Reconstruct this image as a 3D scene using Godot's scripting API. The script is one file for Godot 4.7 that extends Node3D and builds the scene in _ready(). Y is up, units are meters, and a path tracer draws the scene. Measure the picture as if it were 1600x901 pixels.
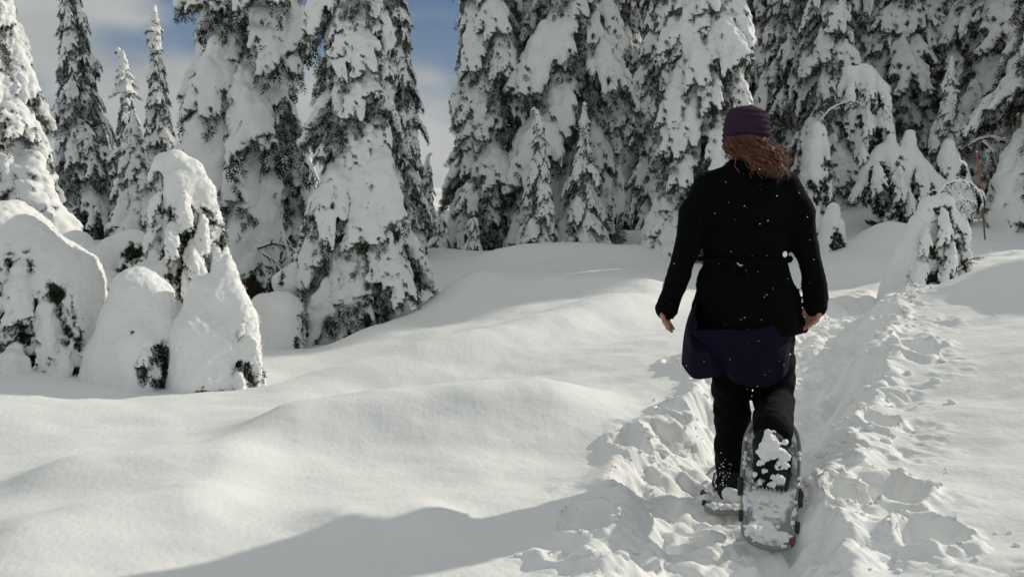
extends Node3D
# A snowshoer on a broken trail among snow-laden subalpine conifers.

const F := 1308.0            # focal length in pixels of a 1600-wide picture
const CAM_Y := 1.35
const TILT := 0.1217         # camera pitched down, radians

var M := {}
var rng := RandomNumberGenerator.new()
var n_big := FastNoiseLite.new()
var n_mid := FastNoiseLite.new()
var n_fine := FastNoiseLite.new()
var n_cell := FastNoiseLite.new()
var used := {}
var boughs: Array[ArrayMesh] = []
var bare_bough: ArrayMesh
var tip_mesh: Array[ArrayMesh] = []

const SNOW := Color(0.86, 0.865, 0.85)
const DARK := Color(0.020, 0.030, 0.018)
const FROST := Color(0.62, 0.64, 0.63)

# ------------------------------------------------------------------ naming
func numbered(called: String) -> String:
	var n: int = used.get(called, 0)
	used[called] = n + 1
	return called if n == 0 else "%s_%03d" % [called, n]

func thing(called: String, label: String, category: String, at: Vector3, group := "") -> Node3D:
	var o := Node3D.new()
	o.name = numbered(called)
	add_child(o, true)
	o.position = at
	o.set_meta("label", label)
	o.set_meta("category", category)
	if group != "":
		o.set_meta("group", group)
	return o

func part(called: String, mesh: Mesh, parent: Node, mat: Material = null) -> MeshInstance3D:
	var o := MeshInstance3D.new()
	o.name = called
	o.mesh = mesh
	if mat:
		o.material_override = mat
	parent.add_child(o, true)
	return o

# ------------------------------------------------------------------ lens geometry: where a sight line meets the distance d
func P(px: float, py: float, d: float) -> Vector3:
	var u := (px - 800.0) / F
	var v := (450.5 - py) / F
	var fz := cos(TILT) + v * sin(TILT)
	var fy := v * cos(TILT) - sin(TILT)
	var t := d / fz
	return Vector3(u * t, CAM_Y + fy * t, -d)

# ------------------------------------------------------------------ implicit surfaces
class Field:
	var lo: Vector3
	var c: float
	var nx: int
	var ny: int
	var nz: int
	var f: PackedFloat32Array
	var verts := PackedVector3Array()
	var norms := PackedVector3Array()
	var idx := PackedInt32Array()

	func _init(p: Vector3, q: Vector3, cell: float) -> void:
		var a := p.min(q)
		var b := p.max(q)
		lo = a
		c = cell
		nx = int((b.x - a.x) / cell) + 2
		ny = int((b.y - a.y) / cell) + 2
		nz = int((b.z - a.z) / cell) + 2
		f = PackedFloat32Array()
		f.resize(nx * ny * nz)
		f.fill(1.0)

	func cap(a: Vector3, b: Vector3, ra: float, rb: float, k: float) -> void:
		var m := maxf(ra, rb) + k + 2.5 * c
		var i0 := maxi(0, int((minf(a.x, b.x) - m - lo.x) / c))
		var i1 := mini(nx - 1, int((maxf(a.x, b.x) + m - lo.x) / c) + 1)
		var j0 := maxi(0, int((minf(a.y, b.y) - m - lo.y) / c))
		var j1 := mini(ny - 1, int((maxf(a.y, b.y) + m - lo.y) / c) + 1)
		var k0 := maxi(0, int((minf(a.z, b.z) - m - lo.z) / c))
		var k1 := mini(nz - 1, int((maxf(a.z, b.z) + m - lo.z) / c) + 1)
		var ab := b - a
		var il := 1.0 / maxf(ab.length_squared(), 1e-9)
		var dr := rb - ra
		for kk in range(k0, k1 + 1):
			for jj in range(j0, j1 + 1):
				var row := (kk * ny + jj) * nx
				var p := Vector3(lo.x + i0 * c, lo.y + jj * c, lo.z + kk * c) - a
				for ii in range(i0, i1 + 1):
					var t := clampf(p.dot(ab) * il, 0.0, 1.0)
					var d := (p - ab * t).length() - ra - dr * t
					p.x += c
					var o := f[row + ii]
					var h := k - absf(o - d)
					if h > 0.0:
						f[row + ii] = minf(o, d) - h * h * 0.25 / k
					elif d < o:
						f[row + ii] = d

	# a stack of ellipses along y: rows of [y, cx, cz, half width, half depth]
	func loft(rows: Array, k: float, flute := 0.0, flutes := 7.0, from_y := -99.0) -> void:
		for jj in ny:
			var y := lo.y + jj * c
			var n := rows.size()
			var yy := clampf(y, minf(rows[0][0], rows[n - 1][0]), maxf(rows[0][0], rows[n - 1][0]))
			var s := 0
			while s < n - 2 and (rows[s + 1][0] - yy) * (rows[0][0] - rows[n - 1][0]) > 0.0:
				s += 1
			var t: float = (yy - rows[s][0]) / (rows[s + 1][0] - rows[s][0])
			var cx: float = lerpf(rows[s][1], rows[s + 1][1], t)
			var cz: float = lerpf(rows[s][2], rows[s + 1][2], t)
			var ax: float = lerpf(rows[s][3], rows[s + 1][3], t)
			var az: float = lerpf(rows[s][4], rows[s + 1][4], t)
			var dy := absf(y - yy)
			if dy > k + 4.0 * c:
				continue
			var fl := flute * smoothstep(0.0, 0.12, from_y - y) if flute > 0.0 else 0.0
			for kk in nz:
				var z := (lo.z + kk * c - cz) / az
				var row := (kk * ny + jj) * nx
				for ii in nx:
					var x := (lo.x + ii * c - cx) / ax
					var q := sqrt(x * x + z * z)
					if q > 2.2:
						continue
					if fl > 0.0:
						q -= fl * cos(atan2(z, x) * flutes)
					var d := (q - 1.0) * minf(ax, az)
					if dy > 0.0:
						d = sqrt(maxf(d, 0.0) * maxf(d, 0.0) + dy * dy) if d > 0.0 else maxf(d, dy)
					var o := f[row + ii]
					var h := k - absf(o - d)
					if h > 0.0:
						f[row + ii] = minf(o, d) - h * h * 0.25 / k
					elif d < o:
						f[row + ii] = d

	func rough(n: FastNoiseLite, freq: float, amp: float) -> void:
		var band := amp * 1.6 + 2.0 * c
		var i := 0
		for kk in nz:
			for jj in ny:
				for ii in nx:
					var v := f[i]
					if v < band and v > -band:
						f[i] = v + amp * n.get_noise_3d((lo.x + ii * c) * freq, (lo.y + jj * c) * freq, (lo.z + kk * c) * freq)
					i += 1

	func ridges(freq: float, amp: float, dir: Vector3, n: FastNoiseLite, warp: float) -> void:
		var i := 0
		for kk in nz:
			for jj in ny:
				for ii in nx:
					var v := f[i]
					if v < 0.05 and v > -0.05:
						var p := Vector3(lo.x + ii * c, lo.y + jj * c, lo.z + kk * c)
						f[i] = v + amp * sin(p.dot(dir) * freq + warp * n.get_noise_3d(p.x * 30.0, p.y * 30.0, p.z * 30.0))
					i += 1

	func mesh() -> void:
		var cell_of := PackedInt32Array()
		cell_of.resize(nx * ny * nz)
		cell_of.fill(-1)
		var sy := nx
		var sz := nx * ny
		for kk in nz - 1:
			for jj in ny - 1:
				var b := (kk * ny + jj) * nx
				for ii in nx - 1:
					var a0 := f[b]
					var a1 := f[b + 1]
					var a2 := f[b + sy]
					var a3 := f[b + sy + 1]
					var a4 := f[b + sz]
					var a5 := f[b + sz + 1]
					var a6 := f[b + sz + sy]
					var a7 := f[b + sz + sy + 1]
					var mn := minf(minf(minf(a0, a1), minf(a2, a3)), minf(minf(a4, a5), minf(a6, a7)))
					if mn < 0.0:
						var mx := maxf(maxf(maxf(a0, a1), maxf(a2, a3)), maxf(maxf(a4, a5), maxf(a6, a7)))
						if mx >= 0.0:
							var s := Vector3.ZERO
							var n := 0
							if (a0 < 0.0) != (a1 < 0.0): s += Vector3(a0 / (a0 - a1), 0, 0); n += 1
							if (a2 < 0.0) != (a3 < 0.0): s += Vector3(a2 / (a2 - a3), 1, 0); n += 1
							if (a4 < 0.0) != (a5 < 0.0): s += Vector3(a4 / (a4 - a5), 0, 1); n += 1
							if (a6 < 0.0) != (a7 < 0.0): s += Vector3(a6 / (a6 - a7), 1, 1); n += 1
							if (a0 < 0.0) != (a2 < 0.0): s += Vector3(0, a0 / (a0 - a2), 0); n += 1
							if (a1 < 0.0) != (a3 < 0.0): s += Vector3(1, a1 / (a1 - a3), 0); n += 1
							if (a4 < 0.0) != (a6 < 0.0): s += Vector3(0, a4 / (a4 - a6), 1); n += 1
							if (a5 < 0.0) != (a7 < 0.0): s += Vector3(1, a5 / (a5 - a7), 1); n += 1
							if (a0 < 0.0) != (a4 < 0.0): s += Vector3(0, 0, a0 / (a0 - a4)); n += 1
							if (a1 < 0.0) != (a5 < 0.0): s += Vector3(1, 0, a1 / (a1 - a5)); n += 1
							if (a2 < 0.0) != (a6 < 0.0): s += Vector3(0, 1, a2 / (a2 - a6)); n += 1
							if (a3 < 0.0) != (a7 < 0.0): s += Vector3(1, 1, a3 / (a3 - a7)); n += 1
							cell_of[b] = verts.size()
							verts.append(lo + (Vector3(ii, jj, kk) + s / n) * c)
					b += 1
		for kk in range(1, nz - 1):
			for jj in range(1, ny - 1):
				var b := (kk * ny + jj) * nx + 1
				for ii in range(1, nx - 1):
					if cell_of[b] >= 0 or cell_of[b - 1] >= 0 or cell_of[b - sy] >= 0 or cell_of[b - sz] >= 0:
						var inside := f[b] < 0.0
						if inside != (f[b + 1] < 0.0):
							quad(cell_of[b], cell_of[b - sy], cell_of[b - sy - sz], cell_of[b - sz], inside)
						if inside != (f[b + sy] < 0.0):
							quad(cell_of[b], cell_of[b - sz], cell_of[b - sz - 1], cell_of[b - 1], inside)
						if inside != (f[b + sz] < 0.0):
							quad(cell_of[b], cell_of[b - 1], cell_of[b - 1 - sy], cell_of[b - sy], inside)
					b += 1
		norms.resize(verts.size())
		for t in range(0, idx.size(), 3):
			var p := verts[idx[t]]
			var q := (verts[idx[t + 2]] - p).cross(verts[idx[t + 1]] - p)
			norms[idx[t]] += q
			norms[idx[t + 1]] += q
			norms[idx[t + 2]] += q
		for i in norms.size():
			norms[i] = norms[i].normalized() if norms[i].length_squared() > 1e-20 else Vector3.UP

	func quad(a: int, b: int, d: int, e: int, flip: bool) -> void:
		if a < 0 or b < 0 or d < 0 or e < 0:
			return
		if flip:
			idx.append_array([a, d, b, a, e, d])
		else:
			idx.append_array([a, b, d, a, d, e])

	func surface(into: ArrayMesh, mat: Material, colors := PackedColorArray()) -> void:
		if idx.is_empty():
			return
		var arr := []
		arr.resize(Mesh.ARRAY_MAX)
		arr[Mesh.ARRAY_VERTEX] = verts
		arr[Mesh.ARRAY_NORMAL] = norms
		arr[Mesh.ARRAY_INDEX] = idx
		if colors.size() > 0:
			arr[Mesh.ARRAY_COLOR] = colors
		into.add_surface_from_arrays(Mesh.PRIMITIVE_TRIANGLES, arr)
		into.surface_set_material(into.get_surface_count() - 1, mat)

# ------------------------------------------------------------------ plain triangles: sprigs, tubes, plates
class Tris:
	var v := PackedVector3Array()
	var n := PackedVector3Array()
	var col := PackedColorArray()

	func tri(a: Vector3, b: Vector3, c: Vector3, q: Color) -> void:
		var m := (c - a).cross(b - a).normalized()
		v.append(a); v.append(b); v.append(c)
		n.append(m); n.append(m); n.append(m)
		col.append(q); col.append(q); col.append(q)

	func sprig(at: Vector3, dir: Vector3, size: float, r: RandomNumberGenerator, q: Color, leaves := 6) -> void:
		var d := dir.normalized()
		var s := d.cross(Vector3(r.randf() - 0.5, r.randf() - 0.5, r.randf() - 0.5)).normalized()
		var w := d.cross(s)
		for i in leaves:
			var t := (i + 0.3) / leaves
			var side := (1.0 if i % 2 == 0 else -1.0) if i < leaves - 1 else 0.0
			var a := at + d * size * t * 0.8
			var lift := r.randf_range(-0.35, 0.35)
			var l := size * (0.5 - 0.22 * t) * r.randf_range(0.75, 1.25)
			var dir2 := (d * 0.75 + s * side * 0.85 + w * lift).normalized()
			var tip := a + dir2 * l
			var wide := dir2.cross(s * lift + w).normalized() * l * 0.17
			var mid := a + dir2 * l * 0.45
			tri(a, mid + wide, tip, q)
			tri(a, tip, mid - wide, q)

	func tube(pts: PackedVector3Array, rad: PackedFloat32Array, sides: int, q: Color) -> void:
		var rings := []
		var up := Vector3(0.13, 0.31, 0.94)
		for i in pts.size():
			var t := (pts[mini(i + 1, pts.size() - 1)] - pts[maxi(i - 1, 0)]).normalized()
			var s := t.cross(up).normalized()
			var w := s.cross(t).normalized()
			up = w
			var ring := PackedVector3Array()
			for k in sides:
				var a := TAU * k / sides
				ring.append(s * cos(a) + w * sin(a))
			rings.append(ring)
		for i in pts.size() - 1:
			for k in sides:
				var k2 := (k + 1) % sides
				var n0: Vector3 = rings[i][k]
				var n1: Vector3 = rings[i][k2]
				var n2: Vector3 = rings[i + 1][k2]
				var n3: Vector3 = rings[i + 1][k]
				var a := pts[i] + n0 * rad[i]
				var b := pts[i] + n1 * rad[i]
				var c := pts[i + 1] + n2 * rad[i + 1]
				var d := pts[i + 1] + n3 * rad[i + 1]
				v.append_array([a, b, c, a, c, d])
				n.append_array([n0, n1, n2, n0, n2, n3])
				for z in 6:
					col.append(q)
		for e in [0, pts.size() - 1]:
			for k in sides:
				var k2 := (k + 1) % sides
				tri(pts[e], pts[e] + rings[e][k] * rad[e], pts[e] + rings[e][k2] * rad[e], q)

	func surface(into: ArrayMesh, mat: Material) -> void:
		if v.is_empty():
			return
		var arr := []
		arr.resize(Mesh.ARRAY_MAX)
		arr[Mesh.ARRAY_VERTEX] = v
		arr[Mesh.ARRAY_NORMAL] = n
		arr[Mesh.ARRAY_COLOR] = col
		into.add_surface_from_arrays(Mesh.PRIMITIVE_TRIANGLES, arr)
		into.surface_set_material(into.get_surface_count() - 1, mat)

func mesh_of(t: Tris, mat: Material) -> ArrayMesh:
	var m := ArrayMesh.new()
	t.surface(m, mat)
	return m

func leaf_color(r: RandomNumberGenerator, frosted: float) -> Color:
	if r.randf() < frosted:
		var g := r.randf_range(0.5, 1.0)
		return FROST * g
	return DARK.lerp(Color(0.055, 0.066, 0.030), r.randf() * r.randf())

# ------------------------------------------------------------------ materials
func noise_tex(freq: float, seed_: int, size: int, normal: bool, strength: float, kind := FastNoiseLite.TYPE_SIMPLEX_SMOOTH, octaves := 4) -> NoiseTexture2D:
	var n := FastNoiseLite.new()
	n.noise_type = kind
	n.frequency = freq
	n.seed = seed_
	n.fractal_octaves = octaves
	var t := NoiseTexture2D.new()
	t.width = size
	t.height = size
	t.seamless = true
	t.noise = n
	t.as_normal_map = normal
	t.bump_strength = strength
	return t

func mat(color: Color, rough: float, bump: Texture2D = null, scale := 1.0, depth := 1.0, metal := 0.0) -> StandardMaterial3D:
	var m := StandardMaterial3D.new()
	m.albedo_color = color.linear_to_srgb()
	m.roughness = rough
	m.metallic = metal
	if bump:
		m.normal_enabled = true
		m.normal_texture = bump
		m.normal_scale = depth
		m.uv1_triplanar = true
		m.uv1_world_triplanar = true
		m.uv1_scale = Vector3.ONE * scale
	return m

func make_materials() -> void:
	var grain := noise_tex(0.035, 5, 512, true, 3.0)
	var fluff := noise_tex(0.02, 9, 512, true, 3.5)
	var weave := noise_tex(0.12, 14, 256, true, 4.0)
	M.ground = mat(SNOW, 0.75, grain, 1.3, 0.40)
	M.snow = mat(Color.WHITE, 0.8, fluff, 1.6, 0.6)
	M.snow.vertex_color_use_as_albedo = true
	M.crust = mat(Color(0.84, 0.85, 0.84), 0.7, fluff, 5.0, 0.8)
	M.needles = mat(Color.WHITE, 0.75)
	M.needles.vertex_color_use_as_albedo = true
	M.bark = mat(Color(0.045, 0.032, 0.026), 0.95, noise_tex(0.06, 21, 256, true, 6.0), 4.0, 1.0)
	M.coat = mat(Color(0.0028, 0.0030, 0.0034), 0.95, weave, 9.0, 0.7)
	M.trousers = mat(Color(0.0026, 0.0028, 0.0036), 0.85, weave, 6.0, 0.35)
	M.purple = mat(Color(0.0085, 0.0050, 0.0185), 0.8, weave, 8.0, 0.5)
	M.hat = mat(Color(0.046, 0.025, 0.048), 0.95, weave, 14.0, 1.0)
	M.skin = mat(Color(0.42, 0.22, 0.16), 0.55)
	M.hair = mat(Color.WHITE, 0.55)
	M.hair.vertex_color_use_as_albedo = true
	M.boot = mat(Color(0.014, 0.014, 0.015), 0.6, weave, 10.0, 0.6)
	M.deck = mat(Color(0.50, 0.51, 0.50), 0.6, fluff, 7.0, 0.7)
	M.frame = mat(Color(0.23, 0.245, 0.225), 0.5)
	M.strap = mat(Color(0.012, 0.014, 0.014), 0.55)
	M.steel = mat(Color(0.55, 0.55, 0.53), 0.35, null, 1.0, 1.0, 1.0)
	M.red = mat(Color(0.36, 0.10, 0.09), 0.6)
	M.red_mark = mat(Color(0.14, 0.035, 0.028), 0.5)
	M.wood = mat(Color(0.16, 0.10, 0.07), 0.8)
	for k in [M.coat, M.trousers, M.purple, M.hat, M.bark, M.needles, M.boot]:
		k.metallic_specular = 0.2
	M.coat.rim_enabled = true
	M.coat.rim = 0.12
	M.coat.rim_tint = 1.0
	M.flake = mat(Color(0.9, 0.9, 0.9), 0.6)

# ------------------------------------------------------------------ ground
const GX0 := -15.0
const GD0 := -5.0
const GS := 0.25
const GN := 121
var coarse := PackedFloat32Array()
var trail_d := PackedFloat32Array([-6.0, 0.0, 1.5, 2.85, 3.5, 4.75, 5.9, 7.0, 8.3, 9.6, 12.0, 16.0])
var trail_x := PackedFloat32Array([-0.9, 0.12, 0.42, 0.74, 0.97, 1.66, 2.22, 2.85, 3.85, 5.0, 7.2, 10.0])
var waves := []
var holes := []

func shape_ground() -> void:
	# points of the undisturbed snow: seen at (px, py) in the picture, d metres ahead
	var see := [
		[100, 880, 2.6], [500, 880, 2.6], [860, 880, 2.7], [100, 760, 3.4], [500, 740, 3.5], [850, 725, 3.6],
		[60, 690, 4.2], [450, 650, 4.6], [800, 640, 4.5], [950, 570, 5.2], [140, 605, 5.1], [270, 614, 5.1], [410, 628, 5.1],
		[10, 585, 5.0], [430, 600, 5.9], [430, 548, 6.8], [540, 542, 7.6], [520, 585, 6.0], [600, 545, 6.5], [650, 522, 6.9],
		[750, 462, 8.3], [900, 457, 8.3], [1000, 462, 8.0], [800, 540, 6.2], [700, 590, 5.4], [1000, 520, 6.2], [660, 470, 9.6],
		[680, 387, 12.6], [690, 440, 10.4], [800, 408, 11.0], [870, 404, 11.2], [960, 418, 10.4], [750, 393, 13.2], [900, 384, 13.6], [1000, 366, 13.8], [1040, 362, 14.2],
		[1040, 430, 9.6], [1150, 440, 9.4], [1290, 468, 8.6], [1400, 468, 8.6], [1480, 470, 6.7], [1600, 433, 5.9], [1600, 500, 5.0],
		[1450, 560, 4.6], [1600, 600, 4.0], [1400, 655, 3.9], [1600, 720, 3.2], [1500, 800, 2.8], [1600, 880, 2.4], [1360, 850, 2.7],
		[1300, 442, 9.8], [1330, 402, 10.4], [1370, 339, 11.6], [1420, 372, 11.0], [1450, 466, 8.8], [1560, 402, 10.4], [1540, 376, 11.8], [1595, 330, 14.2], [1300, 400, 12.0],
		[1300, 312, 15.6], [1400, 342, 13.6], [1500, 325, 15.0], [1200, 345, 16.5], [1560, 474, 8.0], [1660, 462, 7.8], [1500, 484, 7.8], [1760, 425, 6.4], [1800, 380, 11.0],
		[300, 480, 9.2], [380, 470, 9.6], [100, 470, 8.6], [-100, 560, 6.2], [-200, 520, 8.0], [-100, 690, 4.2],
	]
	var at := []
	for s in see:
		var p := P(s[0], s[1], s[2])
		at.append(Vector3(p.x, -p.z, p.y))
	for e in [[-2.5, -3.0, 0.2], [3.0, -3.0, 0.35], [0.3, 0.0, 0.18], [-2.0, 0.5, 0.2], [3.0, 0.8, 0.35], [-15, 0, 0.6], [-15, 12, 0.5], [-12, 24, 0.4], [0, 24, 0.75], [-3, 18, 0.45], [12, 24, 1.6], [15, 12, 1.1], [15, 2, 0.8], [6, 18, 1.05], [8, 6, 0.8]]:
		at.append(Vector3(e[0], e[1], e[2]))
	var n := at.size() + 3
	var a := []
	for i in n:
		var row := PackedFloat64Array()
		row.resize(n + 1)
		a.append(row)
	for i in at.size():
		for j in at.size():
			var r2: float = Vector2(at[i].x - at[j].x, at[i].y - at[j].y).length_squared()
			a[i][j] = 0.5 * r2 * log(r2) if r2 > 0.0 else 0.06
		var pl := [1.0, at[i].x, at[i].y]
		for k in 3:
			a[i][n - 3 + k] = pl[k]
			a[n - 3 + k][i] = pl[k]
		a[i][n] = at[i].z
	for i in n:
		var best := i
		for r in range(i, n):
			if absf(a[r][i]) > absf(a[best][i]):
				best = r
		var sw: PackedFloat64Array = a[i]
		a[i] = a[best]
		a[best] = sw
		var top: PackedFloat64Array = a[i]
		for r in range(i + 1, n):
			var m: float = a[r][i] / top[i]
			if m != 0.0:
				var row: PackedFloat64Array = a[r]
				for k in range(i, n + 1):
					row[k] -= m * top[k]
				a[r] = row
	var w := PackedFloat64Array()
	w.resize(n)
	for i in range(n - 1, -1, -1):
		var s: float = a[i][n]
		for k in range(i + 1, n):
			s -= a[i][k] * w[k]
		w[i] = s / a[i][i]
	coarse.resize(GN * GN)
	var ax := PackedFloat32Array()
	var ad := PackedFloat32Array()
	for p in at:
		ax.append(p.x)
		ad.append(p.y)
	var m := at.size()
	for j in GN:
		var d := GD0 + j * GS
		for i in GN:
			var x := GX0 + i * GS
			var h := w[m] + w[m + 1] * x + w[m + 2] * d
			for q in m:
				var dx := x - ax[q]
				var dd := d - ad[q]
				var r2 := dx * dx + dd * dd
				if r2 > 0.0:
					h += w[q] * 0.5 * r2 * log(r2)
			coarse[j * GN + i] = h
	# soft wind waves across the open slope: crest from a to b, height, half width, [px, py, d]
	for wv in [
		[0.02, 0.45, [-260, 700, 4.3], [-60, 640, 4.8], [140, 606, 5.1], [270, 613, 5.1], [420, 630, 5.05], [560, 640, 4.9]],
		[0.19, 0.36, [300, 725, 3.9], [450, 690, 4.1], [620, 672, 4.25], [860, 655, 4.35], [1010, 650, 4.4]],
		[0.19, 0.40, [330, 640, 4.9], [500, 606, 5.35], [680, 572, 5.75], [860, 525, 6.35], [1000, 482, 7.1], [1100, 450, 8.0]],
		[0.09, 0.28, [-40, 770, 3.4], [150, 745, 3.55], [330, 735, 3.65], [480, 745, 3.6]],
		[0.05, 0.12, [430, 835, 2.9], [560, 814, 2.95], [640, 808, 3.0], [760, 806, 3.0]],
		[0.08, 0.28, [-100, 880, 2.65], [60, 845, 2.8], [260, 800, 3.05], [420, 790, 3.1]],
		[0.17, 0.55, [640, 490, 7.7], [760, 460, 8.2], [900, 455, 8.3], [1010, 462, 8.1], [1120, 470, 8.0]],
		[0.20, 0.55, [700, 412, 11.0], [800, 405, 11.2], [900, 400, 11.4], [1000, 395, 11.6], [1100, 390, 11.8]],
		[0.13, 0.40, [480, 560, 6.9], [600, 520, 7.4], [720, 472, 8.3], [800, 450, 8.8]],
		[0.15, 0.45, [1380, 480, 8.2], [1470, 474, 6.9], [1600, 434, 5.9], [1760, 400, 5.3], [1950, 380, 5.0]],
	]:
		var line := PackedVector2Array()
		for q in wv.slice(2):
			var p := P(q[0], q[1], q[2])
			line.append(Vector2(p.x, -p.z))
		waves.append([line, wv[0], wv[1]])
	# boot and pole holes: [px, py, d, radius, depth]
	for hl in [
		[985, 712, 3.75, 0.10, 0.13], [1095, 590, 5.0, 0.14, 0.10], [1060, 585, 5.1, 0.10, 0.08], [1430, 572, 4.7, 0.10, 0.13], [1455, 850, 2.65, 0.10, 0.11], [1325, 782, 3.0, 0.09, 0.11],
		[1240, 865, 2.75, 0.14, 0.08], [1400, 480, 7.0, 0.16, 0.10], [1375, 655, 3.8, 0.08, 0.09], [1390, 770, 3.05, 0.12, 0.10], [1330, 600, 4.6, 0.13, 0.10], [1385, 530, 5.6, 0.12, 0.10], [920, 830, 2.95, 0.10, 0.07], [1050, 655, 4.2, 0.09, 0.09],
	]:
		var p := P(hl[0], hl[1], hl[2])
		holes.append([Vector2(p.x, -p.z), hl[3], hl[4]])

func base_h(x: float, d: float) -> float:
	var u := clampf((x - GX0) / GS, 1.0, GN - 2.01)
	var v := clampf((d - GD0) / GS, 1.0, GN - 2.01)
	var i := int(u)
	var j := int(v)
	var s := u - i
	var t := v - j
	var s2 := s * s
	var s3 := s2 * s
	var t2 := t * t
	var t3 := t2 * t
	var b0 := (1.0 - 3.0 * s + 3.0 * s2 - s3) / 6.0
	var b1 := (4.0 - 6.0 * s2 + 3.0 * s3) / 6.0
	var b2 := (1.0 + 3.0 * s + 3.0 * s2 - 3.0 * s3) / 6.0
	var b3 := s3 / 6.0
	var o := (j - 1) * GN + i - 1
	var r0 := coarse[o] * b0 + coarse[o + 1] * b1 + coarse[o + 2] * b2 + coarse[o + 3] * b3
	o += GN
	var r1 := coarse[o] * b0 + coarse[o + 1] * b1 + coarse[o + 2] * b2 + coarse[o + 3] * b3
	o += GN
	var r2 := coarse[o] * b0 + coarse[o + 1] * b1 + coarse[o + 2] * b2 + coarse[o + 3] * b3
	o += GN
	var r3 := coarse[o] * b0 + coarse[o + 1] * b1 + coarse[o + 2] * b2 + coarse[o + 3] * b3
	return r0 * (1.0 - 3.0 * t + 3.0 * t2 - t3) / 6.0 + r1 * (4.0 - 6.0 * t2 + 3.0 * t3) / 6.0 + r2 * (1.0 + 3.0 * t + 3.0 * t2 - 3.0 * t3) / 6.0 + r3 * t3 / 6.0

func trail_at(d: float) -> float:
	var k := 0
	while k < trail_d.size() - 2 and d > trail_d[k + 1]:
		k += 1
	var t := clampf((d - trail_d[k]) / (trail_d[k + 1] - trail_d[k]), 0.0, 1.0)
	var a := trail_x[maxi(k - 1, 0)]
	var b := trail_x[mini(k + 2, trail_x.size() - 1)]
	return cubic_interpolate(trail_x[k], trail_x[k + 1], a, b, t)

func ground_h(x: float, z: float) -> float:
	var d := -z
	var h := base_h(x, d)
	if d > 20.0 or d < -4.0 or absf(x) > 14.0:
		return h + 0.25 * n_big.get_noise_2d(x * 0.08, z * 0.08) * clampf((absf(x) + absf(d) - 14.0) * 0.2, 0.0, 3.0)
	h += 0.035 * n_big.get_noise_2d(x * 0.55, z * 1.1) + 0.012 * n_mid.get_noise_2d(x * 1.9, z * 2.4)
	var p := Vector2(x, d)
	for wv in waves:
		var line: PackedVector2Array = wv[0]
		var wd: float = wv[2]
		var best := 1e9
		var along := 0.0
		var oy := 0.0
		for q in line.size() - 1:
			var ab := line[q + 1] - line[q]
			var t := clampf((p - line[q]).dot(ab) / ab.length_squared(), 0.0, 1.0)
			var off := p - line[q] - ab * t
			var l := off.length_squared()
			if l < best:
				best = l
				along = (q + t) / (line.size() - 1)
				oy = off.y
		var across := sqrt(best) / wd
		if across < 2.8:
			across *= 1.0 + 0.3 * smoothstep(0.0, -0.25, oy)     # steeper lee side, towards the trail
			h += wv[1] * exp(-across * across) * smoothstep(0.0, 0.3, along) * (1.0 - smoothstep(0.7, 1.0, along))
	if d < 12.0 and d > -4.0:
		var cx := trail_at(d)
		var slope := (trail_at(d + 0.1) - trail_at(d - 0.1)) / 0.2
		var s := (x - cx) / sqrt(1.0 + slope * slope)
		if absf(s) < 2.2:
			var fade := 1.0 - smoothstep(8.0, 11.0, d)
			var edge := 0.13 * n_mid.get_noise_2d(x * 1.7 + 40.0, z * 1.7)
			var half := 0.30 + edge
			var sd := absf(s)
			# rounded clods: domes with creases between them
			var wx := x + 0.05 * n_mid.get_noise_2d(x * 5.0, z * 5.0)
			var wz := z + 0.05 * n_mid.get_noise_2d(x * 5.0 + 20.0, z * 5.0)
			var c1 := 1.4 * pow(n_cell.get_noise_2d(wx * 6.5, wz * 6.5) + 1.0, 2.0)
			var c2 := 1.4 * pow(n_cell.get_noise_2d(wx * 14.0 + 3.0, wz * 14.0) + 1.0, 2.0)
			var c3 := 1.4 * pow(n_cell.get_noise_2d(wx * 33.0 + 3.0, wz * 33.0) + 1.0, 2.0)
			# the trodden bottom
			var low := 1.0 - smoothstep(half - 0.12, half + 0.16, sd + 0.06 * c1)
			var floor_h := lerpf(h - 0.18, 0.0, 1.0 - smoothstep(4.2, 5.5, d)) if d < 5.5 else h - 0.15
			if d < 1.5:
				floor_h = h - 0.20
			floor_h += 0.05 * n_mid.get_noise_2d(x * 3.5, z * 3.5) - 0.030 * c2 - 0.012 * c3 + 0.03
			h = lerpf(h, floor_h, low * fade)
			# thrown-up rim and broken crust beside it
			var reach := 0.60 if s > 0.0 else 0.36
			var rim := exp(-pow((sd - half - 0.12) / 0.11, 2.0)) * 0.05
			var broken := smoothstep(half - 0.12, half + 0.06, sd) * (1.0 - smoothstep(half + reach * 0.25, half + reach, sd + 0.30 * n_mid.get_noise_2d(x * 1.5 + 5.0, z * 1.5)))
			var patchy := smoothstep(-0.35, 0.25, n_mid.get_noise_2d(x * 2.2 + 70.0, z * 2.2) + 0.35 * (1.0 - smoothstep(half, half + 0.3, sd)))
			h += fade * (rim + 0.78 * broken * patchy * (0.028 * (0.42 - c1) + 0.026 * (0.4 - c2) + 0.019 * (0.4 - c3) + 0.045 * n_mid.get_noise_2d(x * 2.6, z * 2.6 + 31.0)))
		for hl in holes:
			var q: Vector2 = p - hl[0]
			q.y *= 0.8
			var r: float = q.length() / hl[1]
			if r < 1.8:
				r += 0.42 * n_mid.get_noise_2d(x * 7.0, z * 7.0)
				h += -hl[2] * (1.0 - smoothstep(0.25, 1.05, r)) + 0.03 * exp(-pow((r - 1.15) / 0.2, 2.0))
	return h

func ground_at(px: float, py: float) -> Vector3:
	var d := 1.6
	while d < 40.0:
		var p := P(px, py, d)
		if p.y < ground_h(p.x, p.z):
			return p
		d += 0.02
	return P(px, py, 40.0)

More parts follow.
